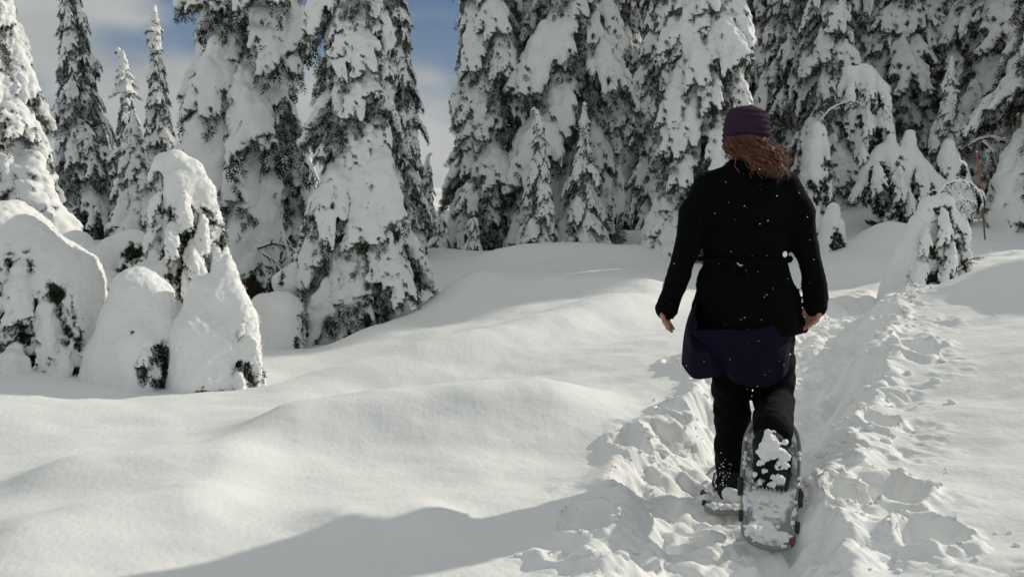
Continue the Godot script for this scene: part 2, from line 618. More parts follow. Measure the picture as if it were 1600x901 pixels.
func build_ground() -> void:
	var xs := PackedFloat32Array()
	var x := 0.0
	while x < 3.1:
		xs.append(x)
		x += 0.0155
	var st := 0.016
	while x < 90.0:
		xs.append(x)
		st = minf(st * 1.030, 4.0)
		x += st
	x = -0.0155
	st = 0.0155
	var left := PackedFloat32Array()
	while x > -90.0:
		left.append(x)
		st = minf(st * 1.026, 4.0)
		x -= st
	left.reverse()
	left.append_array(xs)
	xs = left
	var ds := PackedFloat32Array()
	var d := 1.3
	st = 0.0135
	while d < 4.6:
		ds.append(d)
		d += 0.0135
	while d < 260.0:
		ds.append(d)
		st = minf(st * 1.016, 6.0)
		d += st
	var near := PackedFloat32Array()
	d = 1.28
	st = 0.02
	while d > -30.0:
		near.append(d)
		st = minf(st * 1.07, 3.0)
		d -= st
	near.reverse()
	near.append_array(ds)
	ds = near
	var nx := xs.size()
	var nd := ds.size()
	var v := PackedVector3Array()
	v.resize(nx * nd)
	for j in nd:
		for i in nx:
			v[j * nx + i] = Vector3(xs[i], ground_h(xs[i], -ds[j]), -ds[j])
	var nn := PackedVector3Array()
	nn.resize(nx * nd)
	for j in nd:
		var ja := maxi(j - 1, 0) * nx
		var jb := mini(j + 1, nd - 1) * nx
		for i in nx:
			var ex := v[j * nx + mini(i + 1, nx - 1)] - v[j * nx + maxi(i - 1, 0)]
			var ez := v[jb + i] - v[ja + i]
			nn[j * nx + i] = ex.cross(ez).normalized()
	var idx := PackedInt32Array()
	idx.resize((nx - 1) * (nd - 1) * 6)
	var k := 0
	for j in nd - 1:
		for i in nx - 1:
			var a := j * nx + i
			idx[k] = a
			idx[k + 1] = a + nx
			idx[k + 2] = a + 1
			idx[k + 3] = a + 1
			idx[k + 4] = a + nx
			idx[k + 5] = a + nx + 1
			k += 6
	var arr := []
	arr.resize(Mesh.ARRAY_MAX)
	arr[Mesh.ARRAY_VERTEX] = v
	arr[Mesh.ARRAY_NORMAL] = nn
	arr[Mesh.ARRAY_INDEX] = idx
	var me := ArrayMesh.new()
	me.add_surface_from_arrays(Mesh.PRIMITIVE_TRIANGLES, arr)
	me.surface_set_material(0, M.ground)
	var o := part("snow_ground", me, self)
	o.set_meta("label", "deep untracked snow field with a broken snowshoe trail through it")
	o.set_meta("kind", "structure")
	print("ground ", nx, "x", nd)

# ------------------------------------------------------------------ snowy boughs: a few shapes, shared by all the trees
func make_bough(load_: float, seed_: int, snowy := true) -> ArrayMesh:
	var r := RandomNumberGenerator.new()
	r.seed = seed_
	var fl := Field.new(Vector3(-0.12, -1.15, -0.62), Vector3(1.05, 0.25, 0.62), 0.021 if snowy else 0.2)
	var pts := PackedVector3Array()
	var a0 := -0.25 - 0.25 * load_ - r.randf() * 0.2
	var a1 := -1.0 - 0.30 * load_ - r.randf() * 0.2
	var p := Vector3.ZERO
	var bend := r.randf_range(-0.25, 0.25)
	pts.append(p)
	for i in 8:
		var a := lerpf(a0, a1, i / 7.0)
		p += Vector3(cos(a), sin(a), bend * (i - 3.0) * 0.12) * 0.125
		pts.append(p)
	var twigs := []      # each a chain of [point, radius]
	var main := []
	for i in 9:
		var t := i / 8.0
		var rad := (0.034 + 0.070 * load_) * (0.55 + 0.75 * sin(PI * pow(t, 0.8)) * r.randf_range(0.8, 1.2))
		main.append([pts[i] + Vector3(0, rad * 0.35, 0), rad])
	twigs.append(main)
	for t in [0.14, 0.25, 0.35, 0.44, 0.53, 0.61, 0.69, 0.77, 0.85, 0.93]:
		for side in [-1.0, 1.0]:
			if r.randf() < 0.22 - 0.15 * load_:
				continue
			var k := int(t * 8.0)
			var s: Vector3 = pts[k].lerp(pts[mini(k + 1, 8)], t * 8.0 - k)
			var tan_: Vector3 = (pts[mini(k + 1, 8)] - pts[maxi(k - 1, 0)]).normalized()
			var l := 0.50 * pow(sin(PI * (0.18 + 0.68 * t)), 0.8) * r.randf_range(0.6, 1.25)
			var dir := (tan_ * r.randf_range(0.6, 1.2) + Vector3(0, 0, side)).normalized()
			var ch := []
			var q := s
			var r0: float = (0.026 + 0.044 * load_) * (1.1 - 0.3 * t) * r.randf_range(0.75, 1.25)
			for z in 4:
				var rr: float = r0 * [0.9, 1.0, 0.8, 0.3][z]
				ch.append([q + Vector3(0, rr * 0.3, 0), rr])
				dir = (dir + Vector3(0, -0.34 - 0.22 * load_, 0)).normalized()
				q += dir * l / 3.0
			twigs.append(ch)
	var me := ArrayMesh.new()
	var tr := Tris.new()
	if snowy:
		for ch in twigs:
			for i in ch.size() - 1:
				fl.cap(ch[i][0], ch[i + 1][0], ch[i][1], ch[i + 1][1], 0.022 + 0.03 * load_)
		fl.rough(n_mid, 5.0, 0.045)
		fl.rough(n_fine, 20.0, 0.010)
		fl.mesh()
		var cols := PackedColorArray()
		cols.resize(fl.verts.size())
		for i in cols.size():
			var q := fl.verts[i]
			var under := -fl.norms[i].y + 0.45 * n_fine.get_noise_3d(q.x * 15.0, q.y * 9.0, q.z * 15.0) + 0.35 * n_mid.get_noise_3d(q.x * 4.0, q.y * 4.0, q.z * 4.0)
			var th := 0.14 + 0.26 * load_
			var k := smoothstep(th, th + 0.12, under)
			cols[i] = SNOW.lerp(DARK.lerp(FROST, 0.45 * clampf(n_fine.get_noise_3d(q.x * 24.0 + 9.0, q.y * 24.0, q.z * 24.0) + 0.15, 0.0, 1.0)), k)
			if k > 0.3 and fl.norms[i].y > -0.75 and r.randf() < 0.38:
				tr.sprig(q - fl.norms[i] * 0.02, fl.norms[i] * 0.8 + Vector3(r.randf_range(-0.5, 0.5), -0.7, r.randf_range(-0.5, 0.5)), r.randf_range(0.04, 0.075), r, leaf_color(r, 0.28), 6)
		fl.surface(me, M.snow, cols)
	var dens := lerpf(1.5, 0.75, load_)
	for c in twigs.size():
		var ch: Array = twigs[c]
		for i in ch.size() - 1:
			var cnt := int((4.0 if c > 0 else 3.0) * dens + r.randf())
			for z in cnt:
				var t := r.randf()
				var q: Vector3 = ch[i][0].lerp(ch[i + 1][0], t)
				var rad: float = lerpf(ch[i][1], ch[i + 1][1], t)
				var dir: Vector3 = (ch[i + 1][0] - ch[i][0]).normalized()
				var outw := Vector3(r.randf_range(-1, 1), r.randf_range(-1.3, 0.25), r.randf_range(-1, 1)).normalized()
				if not snowy:
					outw.y = r.randf_range(-1, 0.4)
				tr.sprig(q + outw * rad * 0.9 - Vector3(0, rad * 0.25, 0), dir * 0.7 + outw * 0.7 + Vector3(0, -0.45, 0), r.randf_range(0.06, 0.11) * (1.0 if snowy else 1.4), r, leaf_color(r, 0.32 if snowy else 0.44), 6)
		if c > 0:
			var e: Vector3 = ch[3][0]
			var dir: Vector3 = (ch[3][0] - ch[2][0]).normalized()
			for z in 3:
				tr.sprig(e + Vector3(r.randf_range(-0.03, 0.03), r.randf_range(-0.05, 0.0), r.randf_range(-0.03, 0.03)), dir * 0.5 + Vector3(r.randf_range(-0.4, 0.4), -0.8, r.randf_range(-0.4, 0.4)), r.randf_range(0.07, 0.12), r, leaf_color(r, 0.30), 6)
	tr.surface(me, M.needles)
	return me

func make_tip(seed_: int) -> ArrayMesh:
	# the nodding, snow-plastered leader at the top of a young tree: 1 m tall
	var r := RandomNumberGenerator.new()
	r.seed = seed_
	var fl := Field.new(Vector3(-0.45, -0.1, -0.35), Vector3(0.45, 1.1, 0.35), 0.02)
	var chain := [[Vector3(0, 0, 0), 0.14], [Vector3(0.0, 0.35, 0), 0.11], [Vector3(0.02, 0.62, 0), 0.085], [Vector3(0.07, 0.85, 0), 0.065], [Vector3(0.17, 0.95, 0), 0.05], [Vector3(0.25, 0.90, 0), 0.03]]
	for i in 5:
		fl.cap(chain[i][0], chain[i + 1][0], chain[i][1], chain[i + 1][1], 0.05)
	var tr := Tris.new()
	for i in 16:
		var y := r.randf_range(0.0, 0.8)
		var a := r.randf() * TAU
		var l := 0.3 * (1.1 - y)
		var s := Vector3(0.02, y, 0)
		var e := s + Vector3(cos(a) * l, -0.18, sin(a) * l)
		fl.cap(s, e, 0.06, 0.03, 0.05)
		for z in 3:
			tr.sprig(s.lerp(e, 0.6 + 0.2 * z) - Vector3(0, 0.03, 0), Vector3(cos(a), -0.8, sin(a)), 0.12, r, leaf_color(r, 0.3))
	fl.rough(n_mid, 8.0, 0.04)
	fl.rough(n_fine, 24.0, 0.014)
	fl.mesh()
	var me := ArrayMesh.new()
	var cols := PackedColorArray()
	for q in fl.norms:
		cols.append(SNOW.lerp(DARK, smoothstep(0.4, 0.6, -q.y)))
	fl.surface(me, M.snow, cols)
	tr.surface(me, M.needles)
	return me

func make_boughs() -> void:
	for i in 12:
		boughs.append(make_bough([0.15, 0.25, 0.35, 0.45, 0.55, 0.62, 0.70, 0.78, 0.85, 0.92, 1.0, 1.1][i], 100 + i * 7))
	bare_bough = make_bough(0.3, 991, false)
	for i in 3:
		tip_mesh.append(make_tip(60 + i))

func trunk_mesh(h: float, r0: float, seed_: int) -> ArrayMesh:
	var t := Tris.new()
	var pts := PackedVector3Array()
	var rad := PackedFloat32Array()
	for i in 13:
		var y := i / 12.0
		pts.append(Vector3(0.05 * n_mid.get_noise_2d(seed_, y * 3.0), y * h, 0.05 * n_mid.get_noise_2d(seed_ + 9.0, y * 3.0)))
		rad.append(r0 * (1.0 - 0.93 * y) * (1.25 if i == 0 else 1.0))
	t.tube(pts, rad, 9, Color.WHITE)
	return mesh_of(t, M.bark)

# a conifer: trunk, dark inner crown, snowy boughs; seen from the camera it is about 2 R wide at the foot
func tree(px: float, d: float, half_px: float, height: float, heavy: float, label: String, seed_: int, skirt := 0.12, tip := 0, cut := 7.0, power := 0.85, group := "") -> Node3D:
	var r := RandomNumberGenerator.new()
	r.seed = seed_ * 131 + 7
	var load_ := heavy if heavy < 0.5 else 0.5 + (heavy - 0.5) * 0.72
	var at := P(px, 300, d)
	at.y = ground_h(at.x, at.z) - 0.08
	var o := thing("conifer", label, "tree", at, group)
	var R := 1.14 * half_px * d / F
	part("trunk", trunk_mesh(height * 0.97, 0.035 + 0.02 * height, seed_), o)
	var top := minf(height, cut)          # above this the picture's frame has long ended
	var y := height * skirt * 0.5 + 0.12
	var turn := r.randf() * TAU
	var front: Array[Transform3D] = []
	var kinds := PackedInt32Array()
	var rear: Array[Transform3D] = []
	var inner: Array[Transform3D] = []
	var view := atan2(-at.z, -at.x)
	while y < top - 0.1:
		var f := pow(1.0 - y / height, power)
		var L := maxf(R * f, 0.12)
		if y < 0.25 * R:
			L *= 0.85
		L *= r.randf_range(0.70, 1.22)
		turn += 2.39996 + r.randf_range(-0.5, 0.5)
		var tilt := r.randf_range(-0.28, 0.16) - 0.10 * (1.0 - f)
		var sc := L * lerpf(1.05, 1.60, load_ * load_) * r.randf_range(0.85, 1.15)
		var b := Basis(Vector3.UP, turn) * Basis(Vector3.BACK, tilt) * Basis(Vector3.RIGHT, r.randf_range(-0.25, 0.25))
		b = b.scaled_local(Vector3(sc, sc * r.randf_range(0.85, 1.15), sc * r.randf_range(0.85, 1.2)))
		var x := Transform3D(b, Vector3(0, y + 0.45 * L, 0))
		var facing := cos(-turn - view)   # 1 towards the camera
		if facing > -0.2:
			front.append(x)
			kinds.append(clampi(int(load_ * 11.0 + r.randf_range(-3.4, 1.6)), 0, 11))
		else:
			rear.append(x)
		var bi := Basis(Vector3.UP, turn + 1.3).scaled(Vector3.ONE * sc * lerpf(0.82, 0.62, load_))
		inner.append(Transform3D(bi, Vector3(0, y + 0.2 * L, 0)))
		if r.randf() < 0.6:
			inner.append(Transform3D(Basis(Vector3.UP, turn + 2.9).scaled(Vector3.ONE * sc * lerpf(0.70, 0.52, load_)), Vector3(0, y + 0.25 * L, 0)))
		y += lerpf(0.070, 0.066, load_) * lerpf(L, 1.0, 0.12) * (1.35 if d > 17.0 else 1.0)
	for i in front.size():
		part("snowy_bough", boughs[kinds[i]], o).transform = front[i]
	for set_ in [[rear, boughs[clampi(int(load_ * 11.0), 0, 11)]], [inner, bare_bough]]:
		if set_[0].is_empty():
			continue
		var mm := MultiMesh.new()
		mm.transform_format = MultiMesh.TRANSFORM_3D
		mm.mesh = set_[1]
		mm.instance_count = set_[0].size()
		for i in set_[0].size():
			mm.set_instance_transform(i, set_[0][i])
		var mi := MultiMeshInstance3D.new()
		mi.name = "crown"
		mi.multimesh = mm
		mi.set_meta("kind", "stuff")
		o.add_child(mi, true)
	if tip > 0:
		var tp := part("tree_top", tip_mesh[tip - 1], o)
		var s := clampf(height * 0.22, 0.25, 0.8)
		tp.transform = Transform3D(Basis(Vector3.UP, r.randf() * TAU).scaled(Vector3(s, s, s)), Vector3(0, height - s * 0.75, 0))
	return o

func build_trees() -> void:
	#    px    d    half  H    load  label
	tree(5, 7.6, 120, 4.2, 0.98, "tall snow-plastered conifer cut by the left edge, behind the big snow dome", 1, 0.1, 0, 5.0)
	tree(130, 16.0, 66, 5.6, 0.30, "tall slim grey-green conifer standing against the sky at far left", 2, 0.05, 1, 7.0, 0.7)
	tree(205, 15.0, 46, 3.3, 0.45, "small pointed conifer between the tall slim tree and its taller neighbour", 3, 0.05, 2)
	tree(254, 16.0, 50, 4.2, 0.45, "far conifer with a crooked nodding top against the sky", 4, 0.05, 3)
	tree(214, 11.5, 60, 2.1, 0.72, "short snow-coated conifer behind the tall hooked sapling", 5, 0.05, 2)
	tree(395, 9.6, 128, 8.5, 0.86, "massive conifer draped in broad snow sheets with dark trunk showing at its foot", 6, 0.30, 0, 5.2, 0.6)
	tree(562, 8.1, 102, 6.6, 0.70, "dense snow-hung conifer rising from the hollow beside the open slope", 7, 0.02, 0, 4.6, 0.75)
	tree(622, 12.0, 60, 4.6, 0.25, "dark drooping conifer edging the sky gap on its left side", 8, 0.05, 0, 6.0, 0.6)
	tree(668, 13.4, 24, 1.5, 0.5, "little nodding conifer in the sky gap", 9, 0.02, 1)
	tree(686, 13.0, 20, 0.65, 0.8, "tiny snow-capped seedling at the foot of the sky gap", 10, 0.02, 0)
	tree(764, 13.6, 72, 9.5, 0.56, "tall conifer that edges the sky gap on its right side", 11, 0.05, 0, 6.0, 0.55)
	tree(822, 14.6, 66, 9.0, 0.50, "conifer squeezed behind two tall trees right of the sky gap", 12, 0.05, 0, 6.0, 0.6)
	tree(888, 13.6, 104, 10.0, 0.72, "broad heavily loaded conifer in the middle of the forest edge", 13, 0.05, 0, 6.0, 0.75)
	tree(842, 12.2, 44, 2.05, 0.62, "young conifer with a rounded top in front of the broad middle tree", 14, 0.02, 2)
	tree(912, 12.5, 52, 2.15, 0.62, "young pointed conifer leaning against the broad middle tree", 15, 0.02, 3)
	tree(739, 12.4, 22, 0.62, 0.55, "knee-high snowy seedling under the tree by the sky gap", 16, 0.02, 0)
	tree(968, 17.0, 66, 9.0, 0.42, "shadowed conifer between the broad middle tree and the one behind the walker", 17, 0.05, 0, 7.0)
	tree(1030, 16.0, 60, 8.5, 0.5, "narrow conifer just left of the walker's shoulder", 18, 0.05, 0, 7.0)
	tree(1096, 11.8, 92, 6.5, 0.84, "conifer with thick white cascades directly behind the walker's head", 19, 0.05, 0, 5.2, 0.6)
	tree(1222, 16.2, 74, 9.0, 0.28, "thin-snowed grey conifer right of the purple hat", 20, 0.05, 0, 7.0)
	tree(1290, 15.2, 62, 8.5, 0.58, "tall conifer with hanging snow tufts right of the walker", 21, 0.05, 0, 6.5)
	tree(1392, 16.2, 84, 9.0, 0.58, "wide conifer rising behind the arched sapling", 22, 0.05, 0, 7.0)
	tree(1330, 18.5, 70, 9.5, 0.45, "back-row conifer glimpsed above the arched sapling", 23, 0.05, 0, 7.5)
	tree(1478, 18.2, 80, 9.5, 0.48, "back-row conifer above the slender white spire", 24, 0.05, 0, 7.5)
	tree(1562, 15.4, 100, 12.0, 0.40, "dark broad conifer near the right edge with snow clumps on its boughs", 25, 0.03, 0, 11.5, 0.6)
	tree(1475, 14.2, 44, 2.5, 0.92, "slender white spire of a sapling beside the marker pole", 26, 0.02, 2, 5.0, 0.7)
	tree(1665, 13.0, 120, 11.0, 0.55, "conifer cut by the right edge of the picture", 27, 0.05, 0, 10.5, 0.6)
	# the rows behind, seen in the gaps
	var k := 0
	for b in [[775, 20, 90, 0.35, "behind the tall conifer right of the sky gap"], [850, 22, 90, 0.40, "behind the squeezed conifer and the broad middle tree"], [930, 21, 85, 0.32, "just right of the broad middle tree's top"], [1000, 23, 90, 0.4, "far back between the two narrow shadowed conifers"], [1060, 20, 80, 0.4, "behind the left side of the white-cascade conifer"], [1150, 19.5, 80, 0.38, "just right of the white-cascade conifer, above the hat"], [1195, 23, 90, 0.35, "far back above the purple hat's right side"], [1262, 20, 80, 0.36, "between the thin-snowed conifer and the tufted one"], [1345, 23, 95, 0.35, "deepest above the arched sapling"], [1425, 22, 90, 0.34, "deep between the arched sapling and the white spire"], [1520, 21, 95, 0.30, "between the white spire and the dark broad conifer"], [1610, 20, 100, 0.35, "behind the dark broad conifer at the right edge"], [1700, 18, 120, 0.4, "behind the conifer cut by the right edge"]]:
		tree(b[0], b[1], b[2], 11.0, b[3], "shadowed back-row conifer " + b[4], 40 + k, 0.1, 0, 8.0, 0.7, "conifers of the back rows")
		k += 1

# ------------------------------------------------------------------ bent saplings buried in snow: chains of [px, py, metres towards the camera, radius in px]
func snow_form(called: String, label: String, cat: String, d: float, chains: Array, patches: Array, seed_: int, cell := 0.017, fluff := 1.0, dens := 1.0, blend := 0.035, slim := 1.0) -> Node3D:
	var r := RandomNumberGenerator.new()
	r.seed = seed_ * 17 + 3
	var s := d / F
	var cen := Vector3.ZERO
	var low := 1e9
	for ch in chains:
		for k in ch:
			if k[1] > low or low == 1e9:
				low = k[1]
				cen = P(k[0], k[1], d)
	var at := Vector3(cen.x, ground_h(cen.x, -d) - 0.05, -d)
	var lo := Vector3.ONE * 1e9
	var hi := -lo
	var cc := []
	for ch in chains:
		var c2 := []
		for k in ch:
			var p := P(k[0], k[1], d) - at
			p.z += k[2]
			var rad: float = k[3] * s * slim
			c2.append([p, rad])
			lo = lo.min(p - Vector3.ONE * (rad + 0.08))
			hi = hi.max(p + Vector3.ONE * (rad + 0.08))
		cc.append(c2)
	lo.y = maxf(lo.y, -0.25)
	var fl := Field.new(lo, hi, cell)
	for c2 in cc:
		for i in c2.size() - 1:
			fl.cap(c2[i][0], c2[i + 1][0], c2[i][1], c2[i + 1][1], blend)
		if c2.size() == 1:
			fl.cap(c2[0][0], c2[0][0], c2[0][1], c2[0][1], blend)
	# patches of bare needles sit a little inside the snow
	var pp := []
	for q in patches:
		var p := P(q[0], q[1], d) - at
		pp.append([p, q[2] * s, q[3] if q.size() > 3 else 1.0])
	fl.rough(n_mid, 3.5, 0.025 * fluff)
	fl.rough(n_mid, 13.0, 0.010 * fluff)
	fl.rough(n_fine, 40.0, 0.011 * fluff)
	fl.mesh()
	var cols := PackedColorArray()
	cols.resize(fl.verts.size())
	var tr := Tris.new()
	var fz := Tris.new()      # rime-coated needle tips that roughen the snow
	for i in fl.verts.size():
		var v := fl.verts[i]
		var m := -1.0
		for q in pp:
			var e: Vector2 = Vector2(v.x - q[0].x, v.y - q[0].y) / q[1]
			e.y *= 0.7
			m = maxf(m, (1.15 - e.length()) * q[2])
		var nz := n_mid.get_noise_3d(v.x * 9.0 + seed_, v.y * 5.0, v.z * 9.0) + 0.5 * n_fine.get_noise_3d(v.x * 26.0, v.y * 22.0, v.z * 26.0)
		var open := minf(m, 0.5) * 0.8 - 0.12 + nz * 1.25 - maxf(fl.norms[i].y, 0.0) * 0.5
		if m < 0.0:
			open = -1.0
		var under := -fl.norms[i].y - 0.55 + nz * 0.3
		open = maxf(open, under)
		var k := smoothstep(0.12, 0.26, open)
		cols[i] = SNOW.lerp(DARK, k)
		if k < 0.1 and fl.norms[i].y < 0.8 and fl.norms[i].z > -0.4 and r.randf() < 0.10 * maxf(0.0, fl.norms[i].x - 0.1) * 3.5 * pow(cell / 0.017, 2.0):
			fz.sprig(v - fl.norms[i] * 0.012, fl.norms[i] * 0.8 + Vector3(r.randf_range(-0.4, 0.4), -0.5, r.randf_range(-0.4, 0.4)), r.randf_range(0.022, 0.04), r, SNOW, 6)
		if k > 0.0:
			if k > 0.4:
				fl.verts[i] = v - fl.norms[i] * 0.02
			if r.randf() < 0.75 * dens * k * pow(cell / 0.017, 2.0):
				tr.sprig(v - fl.norms[i] * 0.015 + Vector3(r.randf_range(-1, 1), r.randf_range(-1, 1), r.randf_range(-1, 1)) * 0.012, fl.norms[i] * 0.7 + Vector3(r.randf_range(-0.6, 0.6), r.randf_range(-1.1, 0.1), r.randf_range(-0.6, 0.6)), r.randf_range(0.035, 0.065), r, leaf_color(r, 0.16), 7)
	var o := thing(called, label, cat, at)
	var me := ArrayMesh.new()
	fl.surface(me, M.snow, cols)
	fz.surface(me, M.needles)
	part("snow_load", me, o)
	if tr.v.size() > 0:
		part("foliage", mesh_of(tr, M.needles), o).set_meta("kind", "stuff")
	return o

func frosted_twig(o: Node3D, d: float, pts: Array, r: RandomNumberGenerator, thick := 0.012, needles := 0.5, droop := 0.6) -> void:
	# a thin branch along pixels at distance d, hung with small frosted side twigs
	var t := Tris.new()
	var sn := Tris.new()
	var line := PackedVector3Array()
	var rad := PackedFloat32Array()
	var c := Curve3D.new()
	for p in pts:
		var q := P(p[0], p[1], d + (p[2] if p.size() > 2 else 0.0)) - o.position
		c.add_point(q)
	for i in c.point_count:
		var a := c.get_point_position(maxi(i - 1, 0))
		var b := c.get_point_position(mini(i + 1, c.point_count - 1))
		c.set_point_in(i, (a - b) * 0.16)
		c.set_point_out(i, (b - a) * 0.16)
	var n := maxi(6, int(c.get_baked_length() / 0.05))
	for i in n + 1:
		line.append(c.sample_baked(c.get_baked_length() * i / n))
		rad.append(thick * (1.0 - 0.75 * i / n))
	t.tube(line, rad, 6, Color(0.05, 0.036, 0.026))
	var top := PackedVector3Array()
	var tr := PackedFloat32Array()
	for i in line.size():
		top.append(line[i] + Vector3(0, rad[i] * 0.9, 0))
		tr.append(rad[i] * r.randf_range(1.0, 1.7))
	sn.tube(top, tr, 6, SNOW)
	for i in range(1, line.size()):
		for z in 2:
			var dir := (line[i] - line[i - 1]).normalized()
			var side := Vector3(r.randf_range(-1, 1), 0, r.randf_range(-1, 1)).normalized()
			var l := r.randf_range(0.06, 0.16) * (1.15 - 0.6 * i / line.size())
			var q := PackedVector3Array([line[i]])
			var qr := PackedFloat32Array([0.006])
			var dd := (dir * 0.7 + side * 0.6).normalized()
			for w in 3:
				q.append(q[w] + dd * l / 3.0)
				qr.append(0.005 - 0.001 * w)
				dd = (dd + Vector3(0, -droop, 0)).normalized()
			var white := r.randf() > needles
			if white:
				for w in 4:
					qr[w] *= 1.6
			(sn if white else t).tube(q, qr, 5, SNOW if white else DARK)
			for w in 3:
				(sn if r.randf() < 0.3 else t).sprig(q[w + 1], dd + Vector3(r.randf_range(-0.5, 0.5), -0.4, r.randf_range(-0.5, 0.5)), r.randf_range(0.03, 0.06), r, leaf_color(r, 0.3), 5)
	var b := part("branch", mesh_of(t, M.needles), o)
	part("snow_load", mesh_of(sn, M.snow), b).set_meta("kind", "stuff")

func dress(o: Node3D, d: float, spots: Array, heaviness: int, r: RandomNumberGenerator) -> void:
	# small drooping boughs on the face of a buried tree: [px, py, metres towards the camera, size, degrees right of the viewer]
	for q in spots:
		var p := P(q[0], q[1], d) - o.position + Vector3(0, 0, q[2])
		var b := Basis(Vector3.UP, deg_to_rad(-90.0 + q[4])) * Basis(Vector3.BACK, r.randf_range(-0.35, -0.05)) * Basis(Vector3.RIGHT, r.randf_range(-0.3, 0.3))
		var s: float = q[3] * r.randf_range(0.85, 1.2)
		part("snowy_bough", boughs[clampi(heaviness + r.randi_range(-2, 2), 0, 11)], o).transform = Transform3D(b.scaled_local(Vector3(s, s, s * r.randf_range(0.8, 1.1))), p)

func build_saplings() -> void:
	var r := RandomNumberGenerator.new()
	r.seed = 77
	# left foreground group
	var f1 := snow_form("snowy_bush", "big snow dome over a bent conifer at the left edge, dark needles showing", "bush", 5.6,
		[[[10, 370, 0, 52], [85, 450, 0, 72], [95, 560, 0.0, 78], [90, 640, 0.0, 80]], [[10, 390, 0.0, 75], [0, 500, 0.08, 95], [0, 640, 0.08, 105]], [[-70, 420, 0, 80], [-110, 560, 0, 100], [-120, 660, 0, 100]], [[60, 430, 0.12, 45], [40, 540, 0.2, 45], [35, 640, 0.2, 50]], [[110, 480, 0.1, 45], [135, 560, 0.14, 40], [140, 620, 0.14, 35]]],
		[[8, 430, 34, 1.1], [5, 540, 30, 1.2], [62, 415, 20, 1.0], [45, 450, 36, 1.0], [50, 530, 40, 1.3], [112, 478, 28, 1.1], [108, 530, 46, 1.3], [92, 590, 40, 1.3], [45, 605, 30, 1.2], [118, 455, 16], [135, 580, 24, 1.1]], 1, 0.016)
	var f2 := snow_form("snowy_sapling", "small rounded snow-capped sapling with a ragged drooping right side", "sapling", 5.35,
		[[[218, 460, 0, 43], [212, 500, 0.0, 52], [196, 560, 0, 58], [188, 640, 0, 72]], [[240, 470, 0.02, 36], [264, 512, 0.05, 20], [272, 555, 0.07, 12], [276, 585, 0.07, 5]], [[225, 530, 0.12, 38], [228, 600, 0.14, 32], [238, 640, 0.14, 22]], [[256, 525, 0.10, 12], [258, 575, 0.12, 8], [256, 600, 0.12, 4]]],
		[[263, 566, 20, 1.3], [232, 500, 8, 1.2], [266, 545, 12, 1.1], [272, 580, 12, 1.2]], 2, 0.0125, 0.75)
	var f3 := snow_form("snowy_sapling", "tall sapling bowed into a white hook that opens to the left", "sapling", 5.9,
		[[[354, 450, 0, 8], [347, 400, 0, 10], [334, 348, 0, 14], [316, 303, 0, 18], [294, 270, 0, 21], [274, 254, 0.0, 18], [256, 255, 0.03, 12], [245, 271, 0.05, 7], [240, 285, 0.05, 4]], [[288, 285, 0.05, 24], [290, 340, 0.08, 22], [284, 400, 0.08, 17], [280, 450, 0.08, 13]], [[312, 325, 0.03, 17], [320, 370, 0.06, 17], [318, 420, 0.06, 17], [310, 480, 0.04, 22]], [[272, 275, 0.06, 11], [268, 325, 0.08, 8], [266, 380, 0.08, 7], [264, 430, 0.08, 5]]],
		[[318, 375, 30, 1.0], [305, 425, 28, 1.0], [290, 330, 14, 0.8], [256, 285, 10, 0.9], [262, 320, 9, 0.8], [280, 445, 16, 0.9], [322, 335, 14, 0.8], [270, 390, 9, 0.8]], 3, 0.0135, 0.8)
	var f4 := snow_form("snowy_sapling", "cone-shaped snow-smothered sapling with a pointed knob on top and needles at its foot", "sapling", 5.4,
		[[[354, 402, 0, 7], [350, 425, 0, 16], [340, 465, 0, 36], [332, 530, 0, 56], [332, 600, 0, 62], [332, 650, 0, 62]], [[358, 440, 0.02, 18], [378, 500, 0.03, 26], [392, 560, 0.04, 18], [398, 595, 0.04, 10]], [[322, 450, 0.06, 20], [318, 520, 0.1, 40], [318, 620, 0.12, 46]], [[382, 560, 0.05, 22], [392, 620, 0.05, 18]]],
		[[348, 622, 22, 1.2], [325, 630, 12, 1.0], [366, 610, 13, 1.0], [392, 566, 11, 1.0], [404, 585, 9, 1.1]], 4, 0.0125, 0.75)
	snow_form("snow_mound", "low pillowy snow mound over buried boughs behind the rounded sapling", "mound", 7.0,
		[[[178, 395, 0, 26], [205, 388, 0, 28], [228, 402, 0, 18]], [[160, 410, 0.05, 22], [172, 450, 0.05, 32], [170, 520, 0.05, 50]], [[215, 420, 0.08, 22], [235, 430, 0.1, 20], [252, 450, 0.08, 14]], [[120, 385, 0, 26], [140, 420, 0, 30], [140, 520, 0, 50]], [[220, 440, 0, 40], [230, 520, 0, 50]]],
		[[218, 398, 14, 0.9], [163, 415, 12, 0.9], [172, 455, 14, 0.9], [205, 420, 9, 0.8], [128, 405, 9, 0.8], [180, 470, 10, 0.8]], 5, 0.017, 0.6)
	snow_form("snow_mound", "smooth rounded snow mound at the foot of the draped conifer's dark trunk", "mound", 7.5,
		[[[436, 492, 0, 38], [434, 520, 0, 42], [430, 580, 0, 46]], [[440, 432, -0.5, 16], [430, 450, -0.4, 24]], [[412, 480, 0, 22], [400, 540, 0, 30]]],
		[[478, 500, 14, 1.0], [476, 525, 12, 1.0], [425, 440, 8, 0.8]], 6, 0.016, 0.5)
